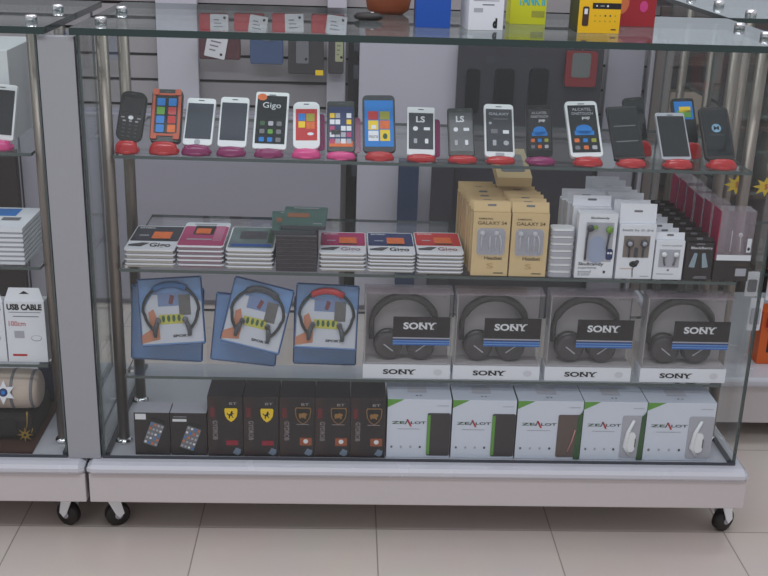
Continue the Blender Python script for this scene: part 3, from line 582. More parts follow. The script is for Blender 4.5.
# ============================================================ SHELF 3: neckband blister packs
BLUCARD = mat('blue_card', (100, 146, 204), .45, noise=.12, scale=12); PAPER = mat('white_print', (202, 206, 218), .5)
def blister(tl, tr, br_, bl, Y, lean, label, band=SLATE, full=True):
    C4 = [atY(*p_, Y) for p_ in (tl, tr, br_, bl)]
    w = ((C4[1]-C4[0]).length + (C4[2]-C4[3]).length)/2; h = ((C4[0]-C4[3]).length + (C4[1]-C4[2]).length)/2
    bc = (C4[2]+C4[3])/2; d = C4[2]-C4[3]; roll = -math.atan2(d.z, d.x)
    ln = math.radians(lean)
    zlow = min(C4[2].z, C4[3].z)
    r = empty('neckband_pack', bc, pose((bc.x, bc.y, bc.z), ln, roll)); tag(r, label, 'headset pack', 'neckband headset packs leaning on the shelf')
    q = MB(); q.slab(0, h/2, w, h, .004, .010, .0115, BLUCARD)
    if full:
        q.poly([(-w*.47, h*.04), (w*.47, h*.04), (w*.47, h*.62), (w*.3, h*.72), (-w*.28, h*.76), (-w*.47, h*.5)], .0096, PAPER)
        q.rect(-w*.2, w*.22, h*.58, h*.78, .0093, mat('sky_print', (110, 130, 172), .5)); q.poly([(-w*.04, h*.62), (w*.02, h*.60), (w*.06, h*.72), (0, h*.75)], .009, mat('wine_print', (110, 40, 50)))
        q.rect(w*.12, w*.30, h*.44, h*.74, .0088, mat('grey_photo', (96, 92, 92), .5, noise=.4, scale=200))
        q.rect(-w*.2, w*.18, h*.32, h*.46, .0088, mat('yellow_green', (188, 184, 70), .5)); 
        for k in range(4): q.disc(-w*.13 + w*.08*k, h*.40, w*.025, h*.05, .0085, DGREEN)
        SKIN = mat('tan_print', (190, 122, 90), .5); q.poly([(-w*.5, h*.05), (-w*.2, h*.1), (-w*.2, h*.35), (-w*.28, h*.55), (-w*.36, h*.50), (-w*.34, h*.25), (-w*.5, h*.16)], .0090, SKIN)
        q.text('SPORT', w*.0, w*.26, h*.12, h*.16, .0088, TXT, .04)
    q.build('card', r)
    pl = MB(); pl.slab(0, h/2, w*.97, h*.97, .008, -.002, .0095, PLASTIC); pl.build('clear_cover', r)
    fr_ = MB()
    for s_ in (-1, 1): fr_.box(s_*w*.49 - .0012, s_*w*.49 + .0012, .0085, .0120, .004, h - .004, mat('blue_rim', (44, 70, 120), .35))
    fr_.box(-w*.48, w*.48, .0085, .0120, h - .0026, h - .0002, MC['blue_rim']); fr_.box(-w*.48, w*.48, .0085, .0120, .0002, .0026, MC['blue_rim']); fr_.build('rim', r)
    if full:
        hs = MB(); pts = []; rr = []
        for k in range(33):
            a = math.radians(-52 + 284*k/32); pts.append((w*.43*math.cos(a)*(1 if math.sin(a) > 0 else .95), .004, h*.52 + h*.38*math.sin(a))); rr.append(.0042 if 50 < (-52 + 284*k/32) < 130 else .0030)
        hs.tube(pts, rr, BLACK); ho = hs.build('neckband', r)
        tb = MB(); tb.tube([p_ for p_, k in zip(pts, range(33)) if 12 <= k <= 20], .0066, band, flat=.7); tb.build('top_band', ho)
        for s_ in (-1, 1):
            e = MB(); e.tube([(s_*w*.27, .004, h*.14), (s_*w*.26, .004, h*.26), (s_*w*.22, .003, h*.36)], [.0035, .0052, .004], SLATE); e.lathe([(.0045, 0), (.006, .003), (.006, .006)], MID, 14, 'y', (s_*w*.21, -.002, h*.38)); e.build('earpiece', ho)
    return r
RY = atZ(166, 364.5, zs(3, .2) + .0008).y
blister((133,291),(205,289),(203,363.5),(129,360), RY, 6, 'blue blister pack half hidden behind the blue-banded neckband pack', full=False)
blister((140.8,282.8),(206,280),(206,344.5),(140.5,348), RY - .034, 14, 'neckband headset blister pack with a blue top band, next to the left post', mat('blue_band', (36, 92, 150), .3))
RY = atZ(243, 368.5, zs(3, .2) + .0008).y
blister((216,298),(284,300),(275,368),(209.5,361), RY, 6, 'blue blister pack peeking out under the tilted black neckband pack', full=False)
blister((233.6,279.5),(294,294.6),(279,356),(218,342), RY - .034, 14, 'neckband headset blister pack tilted clockwise, with a dark top band', SLATE)
RY = atZ(325, 367.5, zs(3, .2) + .0008).y
blister((297,300),(361,301),(356.5,367),(292,365), RY, 6, 'blue blister pack behind and below the red-banded neckband pack', full=False)
blister((295.6,286.3),(360,290),(356.5,352),(293,349), RY - .034, 14, 'neckband headset blister pack with a red top band, beside the white-banded boxes', mat('red_band', (196, 30, 34), .3))

# ============================================================ SHELF 3: headphone boxes
INNER = mat('inner_grey', (176, 170, 174), .7); CUP = mat('cup_grey', (56, 50, 54), .5); BAND = mat('band_dark', (40, 36, 38), .45)
def sony_text(q, x0, x1, z0, z1, y, m):
    q.text('SONY', x0, x1, z0, z1, y, m, .035)
    wl = (x1 - x0); t = (z1 - z0)*.13
    for a, b2, zz in ((.505,.60,z0),(.505,.60,z1-t),(.66,.74,z1-t),(.77,.85,z1-t),(.93,1.02,z1-t),(.84,.95,z0)): q.rect(x0+wl*a, x0+wl*b2, zz, zz+t, y, m)
def headphone_box(w, h):
    r = empty('headphone_box'); d = .048; bz = h*.165
    q = MB(); q.box(-w/2, w/2, 0, d, .0003, bz, WHITE); sony_text(q, -w*.27, w*.10, bz*.32, bz*.68, -.0006, TXT); q.disc(w*.36, bz*.5, w*.05, bz*.22, -.0005, mat('faint_grey', (204, 204, 212), .5)); q.build('base_band', r)
    q = MB(); q.box(-w*.495, w*.495, .001, d - .001, bz + .0003, h*.985, PLASTIC, back=PLASTIC); q.build('clear_cover', r)
    q = MB(); q.box(-w*.485, w*.485, .0445, .0460, bz + .001, h*.97, INNER); q.box(-w*.485, -w*.478, .004, .044, bz + .001, h*.97, INNER); q.box(-w*.485, w*.485, .004, .044, bz + .001, bz + .003, INNER); q.build('inner_tray', r)
    q = MB(); q.box(-w*.497, w*.497, 0.0, d, h*.985 + .0002, h, HAZY); q.text('MDR', w*.28, w*.42, h*.955, h*.975, -.0008, MID); q.build('top_flap', r)
    hp = MB(); pts = []
    for k in range(25):
        a = math.radians(-8 + 196*k/24); pts.append((-w*.04 + w*.37*math.cos(a), .028, h*.58 + h*.33*math.sin(a) - (h*.12 if k in (0, 24) else 0)))
    hp.tube(pts, [.0076 if 3 < k < 21 else .0056 for k in range(25)], BAND, 10, 1.3); ho = hp.build('headband', r)
    for s_, cx_ in ((-1, -w*.215), (1, w*.155)):
        c = MB(); R_ = w*.165; c.lathe([(R_*.9, .022), (R_, .016), (R_*.97, .009), (R_*.75, .006), (R_*.2, .0055)], CUP, 28, 'y', (cx_, .004, h*.355))
        c.lathe([(R_*.98, .023), (R_*1.05, .030), (R_*.95, .038)], BLACK, 28, 'y', (cx_, .004, h*.355))
        c.T = Matrix.Translation((cx_, .009, h*.345)) @ Matrix.Rotation(math.radians(-38*-s_*-1), 4, 'Y'); c.box(-.012, .012, -.0005, .0, -.0012, .0012, PALE); c.build('ear_cup', ho)
    st = MB(); x0, x1 = -w*.17, w*.475; st.rect(x0, x1, h*.49, h*.73, -.0004, mat('sticker_black', (38, 34, 38), .5)); sony_text(st, x0 + w*.115, x1 - w*.165, h*.585, h*.665, -.0008, TXTW)
    st.rect(x0, x1, h*.475, h*.49, -.0004, PALE); st.rect(x0, x1, h*.40, h*.475, -.0004, mat('sticker_blue', (40, 100, 176), .5)); 
    for k in range(2): st.rect(x0, x1, h*(.418 + .028*k), h*(.424 + .028*k), -.0006, mat('sticker_line', (140, 170, 210), .5))
    st.rect(x0, x1, h*.462, h*.475, -.0006, mat('sticker_navy', (40, 44, 90), .5)); st.build('sticker', r)
    return r
xs = [(362.5, 449.5, 378.8), (452, 539, 380), (543.5, 630, 381.3), (638, 725, 382.6)]
a = atY(xs[0][0], xs[0][2], .055); b2 = atY(xs[0][1], xs[0][2], .055); hw = b2.x - a.x; hh = atY(408, 293, .055).z - zs(3, .6)
lab = ['boxed over-ear headphones in clear plastic, beside the neckband packs', 'boxed over-ear headphones in clear plastic, second from the neckband packs', 'boxed over-ear headphones in clear plastic, third from the neckband packs', 'boxed over-ear headphones in clear plastic, farthest from the neckband packs']
for i, (x0, x1, yb) in enumerate(xs):
    if i == 0: hb = o = headphone_box(hw, hh)
    else: o = dup(hb)
    o.location = ((atY(x0, yb, .055).x + atY(x1, yb, .055).x)/2, .054, zs(3, .6) + .0005); tag(o, lab[i], 'headphone box', 'clear headphone boxes on the third shelf')

# ============================================================ BOTTOM: dark boxes
def shield(q, cx, cz, s, m, rim, y):
    pts = [(-.5, .62), (.5, .62), (.56, .45), (.5, -.1), (.3, -.45), (0, -.68), (-.3, -.45), (-.5, -.1), (-.56, .45)][::-1]
    q.poly([(cx + a*s*1.12, cz + b*s*1.12) for a, b in pts], y, rim); q.poly([(cx + a*s, cz + b*s) for a, b in pts], y - .0003, m)
HORSE = [(-.22,-.45),(-.12,-.45),(-.08,-.15),(.02,-.1),(.12,-.3),(.22,-.38),(.26,-.3),(.16,-.2),(.12,0),(.16,.12),(.3,.1),(.32,.16),(.2,.22),(.14,.3),(.2,.38),(.1,.5),(.0,.42),(-.04,.2),(-.14,.08),(-.28,.1),(-.38,.3),(-.42,.1),(-.3,-.02),(-.22,-.1)]
BULL = [(-.35,-.2),(-.25,-.35),(-.18,-.2),(.1,-.2),(.2,-.38),(.28,-.2),(.25,0),(.38,.1),(.36,.22),(.2,.3),(.05,.34),(-.15,.22),(-.3,.3),(-.38,.1)]
def sport_box(w, h, horse):
    r = empty('earphone_carton'); q = MB(); q.box(-w/2, w/2, 0, .085, .0003, h, DARK); 
    sw = -w*.5 + w*.26
    q.rect(-w*.5, sw, 0.001, h - .001, -.0003, mat('side_brown', (48, 32, 34), .5))
    q.text('GYDROB', -w*.36, -w*.22, h*.28, h*.60, -.0006, mat('dull_ink', (150, 144, 146), .5), .0, rot=2)
    q.rect(-w*.42, -w*.30, h*.66, h*.82, -.0005, mat('dull_red', (104, 26, 34), .5)); q.text('BT', w*.12, w*.34, h*.865, h*.905, -.0005, MC['dull_ink'], .01)
    cx, cz, s = w*.17, h*.70, w*.32
    if horse: shield(q, cx, cz, s*1.05, YELLOW, TXT, -.0005); q.poly([(cx + a*s*.9, cz + b*s*.8) for a, b in HORSE], -.0012, TXT); q.rect(w*.02, w*.36, h*.19, h*.27, -.0006, mat('dark_crimson', (140, 20, 44), .5))
    else:
        GO = mat('dull_gold', (150, 112, 66), .4, .3); shield(q, cx, cz, s*1.15, BLACK, GO, -.0005); q.poly([(cx + a*s*1.0, cz + b*s*.9) for a, b in BULL], -.0012, GO); q.rect(w*-.02, w*.34, h*.55, h*.56, -.0006, MC['dull_ink'])
        q.rect(w*.08, w*.42, h*.2, h*.33, -.0006, mat('copper_print', (150, 78, 48), .5)); q.disc(w*.25, h*.27, w*.07, w*.07, -.0009, TXTW)
    q.poly([(w*.2, h*.06), (w*.34, h*.02), (w*.42, h*.05), (w*.44, h*.12), (w*.3, h*.15)], -.0006, mat('blue_grey_print', (110, 126, 146), .5)); q.rect(-w*.4, w*.05, h*.06, h*.065, -.0006, MC['dull_red']); q.build('carton', r)
    return r
xl = [208.5, 243.5, 279.3, 314.5, 349.6, 384.6]; nm = ['beside the phone-picture boxes', 'touching a gold-crest box', 'first with a gold crest, next to a yellow shield', 'middle one of three with a gold crest', 'with a gold crest, touching the white-green boxes']
for i in range(5):
    a = atY(xl[i], 458, .012); b2 = atY(xl[i+1], 458, .012)
    if i == 0: fb = o = sport_box(b2.x - a.x - .001, .130, True)
    elif i == 1: o = dup(fb)
    elif i == 2: gb = o = sport_box(b2.x - a.x - .001, .130, False)
    else: o = dup(gb)
    o.location = ((a.x + b2.x)/2, .012, Z_BASE + .0006)
    tag(o, ('tall dark box with a yellow horse shield, ' if i < 2 else 'tall dark box, ') + nm[i], 'box', 'tall dark earphone boxes with crests')
for i, (x0, x1) in enumerate(((135.5, 171), (171.5, 207.5))):
    a = atY(x0, 456, .014); b2 = atY(x1, 456, .014); w = b2.x - a.x - .001; h = atY(160, 413, .014).z - Z_BASE
    r = empty('phone_accessory_box', ((a.x+b2.x)/2, .014, Z_BASE + .0006)); q = MB(); q.box(-w/2, w/2, 0, .048, .0003, h, DARK, top=PALE)  # pale top: light falling on the dark box is put into its colour
    if i == 0: q.rect(-w*.46, -w*.16, h*.84, h*.97, -.0004, TXTW)
    else: q.rect(-w*.44, -w*.05, h*.80, h*.86, -.0004, TXTW); q.rect(-w*.42, -w*.05, h*.90, h*.92, -.0004, TXTG)
    q.build('carton', r)
    q = MB(); q.T = pose((w*.05, 0, h*.5 - (.008 if i else 0)), roll=math.radians(20)); q.slab(0, 0, w*.46, h*.72, .004, -.0012, -.0002, BLACK); q.rect(-w*.2, w*.2, -h*.27, h*.27, -.0016, MID)
    for k in range(20): q.slab(w*(-.15 + .10*(k % 4)), h*(-.22 + .11*(k//4)), w*.06, w*.06, .001, -.002, -.0016, [WHITE, PALE, BLUE, PALE, ORANGE][(k*7 + i) % 5])
    q.build('phone_picture', r)
    tag(r, ['low dark box with a tilted phone picture, beside the steel post', 'low dark box with a tilted phone picture, touching the tall dark boxes'][i], 'box', 'low dark boxes with phone pictures')

# ============================================================ BOTTOM: white and green headphone boxes
WB = mat('cool_white', (206, 212, 226), .5)
def zealot(w, h, kind):
    r = empty('headphone_carton'); d = .082
    q = MB(); q.box(-w/2, w/2, 0, d, .0003, h, WB, left=DGREEN, top=mat('white_top_shade', (186, 192, 206), .5))  # greyer top: shade on the white box is painted into this face
    q.poly([(-w*.5, h*.86), (-w*.5, h*.997), (-w*.24, h*.997)][::-1], -.0004, GREEN)
    y = -.0006; gx = TXTG
    q.text('ZE', -w*.43, -w*.225, h*.58, h*.625, y, DGREEN, .02); q.poly([(-w*.20, h*.66), (-w*.17, h*.66), (-w*.11, h*.54), (-w*.14, h*.54)], y, TXTR); q.poly([(-w*.185, h*.655), (-w*.170, h*.655), (-w*.205, h*.575), (-w*.225, h*.575)], y - .0002, SLATE); q.text('LOT', -w*.13, w*.11, h*.58, h*.625, y, SLATE, .02); q.rect(-w*.34, w*.02, h*.49, h*.50, y, PALE)
    q.disc(w*.155, h*.62, w*.012, w*.012, y, MID)
    for k in range(5): q.disc(-w*.42 + w*.15*k, h*.185, w*.018, w*.022, y, [MID, PALE, PALE, SLATE, PALE][k])
    q.rect(w*.28, w*.46, h*.89, h*.90, y, PALE)
    q.build('carton', r)
    t = MB(); t.T = Matrix.Translation((0, .03, h + .0004)) @ LIE; t.rect(-w*.18, w*.12, 0, .03, -.0006, PALE); t.text('v v', -w*.06, w*.04, -.018, -.012, -.0006, SLATE, .02); t.build('top_flap', r)
    wm = {'dark': CUP, 'copper': mat('brown_grey', (92, 78, 74), .5), 'white': PALE, 'pale': PALE}[kind]
    q = MB(); x0 = w*.13; q.slab((x0 + w*.497)/2, h*.405, w*.497 - x0, h*.73, .004, -.0014, -.0004, wm)
    if kind == 'dark': q.rect(x0 + .0002, x0 + w*.05, h*.06, h*.74, -.0016, GREEN)
    if kind == 'copper': q.tube([(w*.30, -.003, h*.14), (w*.36, -.003, h*.32), (w*.40, -.003, h*.52)], .0014, mat('rose_plastic', (186, 130, 120), .4))
    if kind in ('copper', 'white'): q.poly([(w*.405, .0008), (w*.498, .0008), (w*.498, h*.86), (w*.47, h*.80), (w*.43, h*.76)], -.0018, DGREEN)
    if kind in ('white', 'pale'):
        q.tube([(w*.31, -.003, h*.70), (w*.23, -.004, h*.5), (w*.20, -.004, h*.25), (w*.28, -.003, h*.1)], [.003, .004, .005, .003], WHITEP); q.slab(w*.29, h*.33, w*.13, h*.34, .008, -.006, -.0016, WHITEP); q.rect(w*.345, w*.36, h*.25, h*.4, -.0065, SLATE)
    q.build('window', r)
    return r
zx = [385.5, 449, 513.7, 578.8, 641.5, 709.5]; kinds = ['dark', 'dark', 'copper', 'white', 'pale']
zl = ['white and green headphone box with a dark window, touching the dark boxes', 'white and green headphone box with a plain dark window, second from the dark boxes', 'white and green headphone box whose brown window shows a copper curve', 'white and green headphone box with white headphones in its window, between two others', 'white and green headphone box with white headphones, beside the right steel post']
protos = {}
for i in range(5):
    a = atY(zx[i], 459, .016); b2 = atY(zx[i+1], 459, .016); w = b2.x - a.x - .0015; h = atY(416, 399.5, .016).z - Z_BASE
    o = dup(protos[kinds[i]]) if kinds[i] in protos else zealot(w, h, kinds[i]); protos[kinds[i]] = o
    o.location = ((a.x+b2.x)/2, .016, Z_BASE + .0006); tag(o, zl[i], 'headphone box', 'white and green headphone boxes')

# ============================================================ ON TOP OF THE COUNTER
def top_box(name, fl_, fr_, d, h, m, label, front=None, topm=None, sidem=None, deco=None, yaw=0, cat='box'):
    a = atZ(*fl_, 1.0); b2 = atZ(*fr_, 1.0); w = (b2 - a).length; ya = math.atan2(b2.y - a.y, b2.x - a.x)
    r = empty(name, None or (0,0,0), pose(((a.x+b2.x)/2, (a.y+b2.y)/2, 1.0003), yaw=ya + yaw)); q = MB(); q.box(-w/2, w/2, 0, d, 0, h, m, front=front, top=topm, left=sidem, right=sidem)
    q.build('carton', r)
    if deco: q = MB(); deco(q, w, h); q.build('front_print', r)
    tag(r, label, cat, 'product boxes standing on the top glass'); return r
top_box('blue_box', (415, 27.5), (450, 28.5), .07, .085, mat('strong_blue', (20, 76, 168), .45), 'bright blue box standing on the top glass', sidem=NAVY, topm=PALE)
def dw(q, w, h):
    for k in range(4): q.rect(-w*.38, w*.36, h*(.62 + .075*k), h*(.632 + .075*k), -.0005, MID)
    q.rect(-w*.12, w*.22, h*.53, h*.55, -.0005, SLATE); q.rect(-w*.36, -w*.1, h*.38, h*.47, -.0005, PALE); q.text('d', w*.20, w*.33, h*.04, h*.26, -.0005, TXT, .08)
top_box('white_box', (468, 30), (502.5, 30.5), .075, .083, WHITE, 'small white box with lines of print on the top glass', deco=dw)
LIME = mat('lime_yellow', (206, 208, 36), .5)
def dl(q, w, h): q.text('BLU', w*.02, w*.46, h*.80, h*.90, -.0005, TXT, .03); q.text('TANK II', -w*.3, w*.46, h*.42, h*.68, -.0005, mat('cyan_ink', (70, 176, 196)), .04); q.rect(w*.1, w*.46, h*.16, h*.3, -.0005, mat('olive2', (160, 160, 60)))
top_box('lime_box', (509.5, 24), (545, 25), .06, .085, LIME, 'lime yellow box with blue lettering on the top glass', deco=dl)
def dy(q, w, h):
    q.rect(-w*.18, w*.5, h*.58, h*.72, -.0005, TXT); q.disc(-w*.08, h*.65, w*.02, w*.02, -.0008, TXTW); q.disc(w*.18, h*.65, w*.025, w*.025, -.0008, TXTW); q.rect(0, w*.1, h*.64, h*.66, -.0008, PALE); q.slab(-w*.33, h*.40, w*.15, h*.46, .003, -.001, -.0002, BROWN); q.rect(-w*.37, -w*.29, h*.45, h*.58, -.0014, WHITE); q.text('logic', -w*.38, -w*.18, h*.82, h*.92, -.0005, ORANGE, .03)
    for k in range(10): q.disc(-w*.1 + w*.12*(k % 5), h*(.42 - .13*(k//5)), w*.022, w*.022, -.0005, SLATE if k in (2, 3) else mat('dull_yellow', (190, 160, 40)))
    q.rect(w*.3, w*.42, h*.08, h*.11, -.0005, BROWN)
top_box('yellow_box', (577, 33), (618.5, 34), .075, .075, BLACK, 'bright yellow-fronted box with a black strip and phone picture', front=mat('deep_yellow', (236, 184, 20), .5), topm=mat('pale_top', (190, 186, 176), .4), deco=dy)
def dr(q, w, h): q.disc(-w*.36, h*.5, w*.2, h*.25, -.0005, mat('peach_print', (206, 110, 70), .5, noise=.2, scale=40)); q.disc(w*.2, h*.42, w*.1, h*.12, -.0005, PINK); q.rect(-w*.05, w*.5, h*.78, h, -.0004, WHITE); q.disc(w*.12, h*.86, w*.1, h*.1, -.0006, REDC)
top_box('red_box', (613, 26), (654, 27), .05, .09, mat('deep_red', (160, 36, 46), .5), 'red box with a peach round picture behind the yellow box', deco=dr)
# phone lying on the glass
a = atZ(354, 20, 1.0); r = empty('flip_phone', (0,0,0), pose((a.x + .027, a.y, 1.0003), yaw=-.12)); q = MB(); q.T = Matrix.Translation((0, 0, .0)) ; q.lathe([(.018, 0), (.027, .003), (.028, .008), (.022, .013), (.006, .015)], RUBBER, 24, 'z', (0, 0, 0), .62); q.build('phone_body', r)
q = MB(); q.lathe([(.003, 0), (.003, .0015)], WHITEP, 10, 'z', (.008, -.004, .0145)); q.build('camera_dot', r); tag(r, 'dark rounded phone lying flat on the top glass', 'phone')
# brown pouch
p = atZ(388, 14, 1.0); r = empty('brown_pouch', (p.x, p.y, 1.0005)); q = MB()
q.lathe([(.030, 0), (.042, .008), (.046, .03), (.042, .06), (.030, .08), (.012, .09)], mat('brown_leather', (128, 66, 40), .5, noise=.2, scale=15), 28, 'z', (0, 0, 0), .55); q.build('pouch_body', r)
q = MB(); q.lathe([(.031, .078), (.026, .086)], BROWN, 24, 'z', (0, 0, 0), .55); q.build('pouch_rim', r); tag(r, 'rounded orange-brown pouch standing behind the dark phone on the glass', 'pouch')

# ============================================================ BEHIND THE COUNTER
def panel_px(name, x0, x1, y0, y1, Y, m, label, cat, thick=.018, deco=None, z_floor=None, z_top=None):
    a = atY((x0+x1)/2, y1, Y); zt = atY((x0+x1)/2, y0, Y).z if z_top is None else z_top; zb = a.z if z_floor is None else z_floor
    X0 = atY(x0, (y0+y1)/2, Y).x; X1 = atY(x1, (y0+y1)/2, Y).x
    q = MB(); q.box(X0, X1, Y, Y + thick, zb, zt, m)
    if deco: deco(q, X0, X1, zb, zt, Y)
    o = q.build(name, bevel=.0015); tag(o, label, cat); return o
# low cabinet front under the slat wall and tall uprights
CAB = mat('cabinet_grey', (150, 148, 160), .5, noise=.03, scale=6)
cab = empty('storage_cabinet', (-.4, 1.31, 0)); tag(cab, 'plain grey low cabinet along the wall, left of the dark gap', 'cabinet')
for x0, x1 in ((-2.2, -1.35), (-1.345, -.5), (-.495, .452)):
    q = MB(); q.box(x0 + .4, x1 + .4, -.018, 0, .02, .60, CAB); q.build('door', cab, bevel=.002)
q = MB(); q.box(-1.8, .852, 0.001, .045, 0, .606, CAB); q.build('carcass', cab)
cb = empty('wall_cabinet', (.68, 1.27, 0)); tag(cb, 'tall light grey cabinet with a jagged taped edge, right of the dark gap', 'cabinet')
q = MB(); q.box(-.180, .132, .02, .085, 0, .86, CAB); q.build('carcass', cb)
q = MB(); q.box(-.180, .132, 0, .018, .02, .858, mat('light_panel', (178, 176, 188), .5, noise=.03, scale=5)); q.build('door', cb, bevel=.002)
for zz in (.82, .74, .45): q = MB(); q.box(-.196, -.181, .005, .02, zz - .02, zz + .02, SLATE); q.build('hinge', cb)
q = MB(); q.slab(.139, .765, .022, .03, .003, -.002, -.0005, WHITE); q.slab(.128, .845, .03, .02, .003, -.002, -.0005, WHITE); q.build('tape', cb)
UPR = mat('upright_white', (184, 182, 192), .5)
panel_px('wall_upright', 157, 198, 0, 100, 1.335, UPR, 'broad white upright panel dividing the slat wall', 'panel', .024, z_floor=.607, z_top=2.4)
panel_px('wall_upright', 327, 346, 0, 100, 1.335, UPR, 'narrow white upright panel beside the dark gap', 'panel', .024, z_floor=.607, z_top=2.4)
panel_px('gap_shade_strip', 347, 357, 40, 225, 1.33, DARK, 'narrow dark strip standing for the shade in the gap beside the light cabinet', 'panel', .028, z_floor=0, z_top=.90)  # dark strip added to stand for the shade inside the gap
m = MB(); m.box(1.22, 3.2, 1.30, 1.33, .98, 2.3, WHITE); tag(m.build('white_wall_panel'), 'large plain white wall panel on the right, seen mirrored in the glass top', 'panel')
# dark display board with three darker screens
BOARD = mat('board_dark', (58, 56, 64), .4, noise=.15, scale=5)
X0 = atY(456, 100, 1.235).x; X1 = atY(600, 100, 1.235).x
r = empty('dark_board', (X0, 1.235, 0)); q = MB(); q.box(0, X1 - X0, 0, .02, 0.0, .84, BOARD); q.build('board', r, bevel=.002)
for k, (u0, u1) in enumerate(((464, 480), (492, 514), (526, 548))):
    a = atY(u0, 112, 1.25); b2 = atY(u1, 68, 1.25); q = MB(); q.slab((a.x+b2.x)/2 - X0, (a.z+b2.z)/2, b2.x - a.x, b2.z - a.z, .012, -.008, -.0004, BLACK); q.build('screen', r)
q = MB(); q.slab(atY(491, 56, 1.25).x - X0, .79, .03, .02, .003, -.004, -.0004, SLATE); q.build('latch', r)
tag(r, 'tall dark board with three black rounded rectangles behind the phones', 'board')
panel_px('blue_roll', 398, 418, 165, 225, 1.20, mat('dark_denim', (44, 56, 84), .8, noise=.1), 'dark blue narrow upright board seen below the phone shelf', 'board', .03, z_floor=0, z_top=.50)
panel_px('dark_strip', 431, 453, 165, 225, 1.20, BOARD, 'black narrow upright board left of the kraft boxes, below the phone shelf', 'board', .03, z_floor=0, z_top=.50)
# red pouch hooked on the board
a = atY(564, 86, 1.22); b2 = atY(598, 52, 1.22); r = empty('red_pouch', ((a.x+b2.x)/2, 1.213, a.z)); w = b2.x - a.x; h = b2.z - a.z
q = MB(); q.slab(0, h/2, w, h, .008, 0, .02, mat('dull_red_bag', (124, 38, 44), .5)); q.build('pouch_body', r); q = MB(); q.slab(-w*.02, h*.62, w*.6, h*.7, .008, -.002, -.0002, mat('grey_green_bag', (100, 104, 104), .5)); q.build('window', r)
q = MB(); q.tube([(0, .01, h), (0, .012, h + .012), (0, .022, h + .012)], .0015, STEEL); q.build('hook', r); tag(r, 'dull red pouch with a grey-green window hanging on the dark board', 'pouch')
# hanging packs on the slat wall
def hang_pack(x0, x1, y0, y1, body, tagm, label, Y=1.30, tagbox=None, tag_dx=0, extra=None, roll=0, high=False):
    a = atY(x0, y1, Y); b2 = atY(x1, y0, Y); w = b2.x - a.x; h = b2.z - a.z
    if high: a.z = 2.0 - b2.z
    r = empty('hanging_pack', (0,0,0), pose(((a.x+b2.x)/2, Y, a.z), roll=roll)); q = MB(); q.slab(0, h/2, w, h, .006, 0, .022, body); q.build('pack_body', r, bevel=.003)
    if tagbox:
        q = MB(); q.T = pose((w*tagbox[0], 0, h*tagbox[1]), roll=tagbox[4]); q.slab(0, 0, w*tagbox[2], h*tagbox[3], .003, -.002, -.0003, tagm)
        for k in range(3): q.rect(-w*tagbox[2]*.3, w*tagbox[2]*(.2 - .1*k), h*tagbox[3]*(.2 - .2*k), h*tagbox[3]*(.26 - .2*k), -.0024, MID)
        q.disc(w*tagbox[2]*.3, -h*tagbox[3]*.3, .004, .004, -.0024, TXT); q.build('card', r)
    q = MB(); q.tube([(0, .012, h*.98), (0, .02, h + .01), (0, YW - Y + .004, h + .012)], .0016, STEEL); q.build('hook', r)
    if extra: extra(r, w, h)
    tag(r, label, 'hanging pack', 'packs hanging on the slat wall'); return r
RC = mat('red_case', (176, 48, 56), .4); CARD = mat('card_grey_white', (206, 206, 212), .6)
hang_pack(199, 228, 14, 31, RC, CARD, 'red pack with a white card, upper row beside the broad white upright', tagbox=(.2, .5, .62, .95, 0), high=True)
hang_pack(234, 264, 14, 31, RC, CARD, 'red pack with a tilted white card, upper row, second from the broad upright', tagbox=(.3, .6, .6, 1.0, -.15), high=True)
hang_pack(272, 303, 14, 32, RC, CARD, 'red pack with a white card, upper row, third from the broad upright', tagbox=(.22, .5, .6, 1.0, .03), high=True)
hang_pack(311, 345, 15, 33, RC, CARD, 'red pack with a tilted white card, upper row beside the narrow upright', tagbox=(.25, .55, .6, 1.0, -.12), high=True)
DG = mat('dark_pack', (62, 58, 62), .4)
hang_pack(199, 240, 37, 59, mat('dark_red_pack', (84, 48, 54), .5, noise=.3, scale=30), CARD, 'dark and red pack with a crooked white card, lower row', tagbox=(-.08, .55, .5, .95, .2), Y=1.29)
hang_pack(250, 283, 37, 64, mat('slate_blue_pack', (66, 84, 120), .5), CARD, 'slate blue pouch hanging in the lower row', tagbox=(.05, .95, .35, .16, 0), Y=1.29)
def ylab(r, w, h): q = MB(); q.slab(w*.38, h*.06, w*.22, h*.14, .001, -.004, -.0022, YELLOW); q.build('yellow_label', r)
hang_pack(288, 324, 38, 74, DG, MID, 'dark grey box with a yellow label hanging in the lower row', tagbox=(-.1, .6, .35, .6, 0), extra=ylab, Y=1.29)
hang_pack(328, 344, 38, 74, DG, mat('pale_olive', (160, 164, 130)), 'narrow dark pack with a pale green card, next to the narrow upright', tagbox=(.2, .65, .5, .6, 0), Y=1.29)

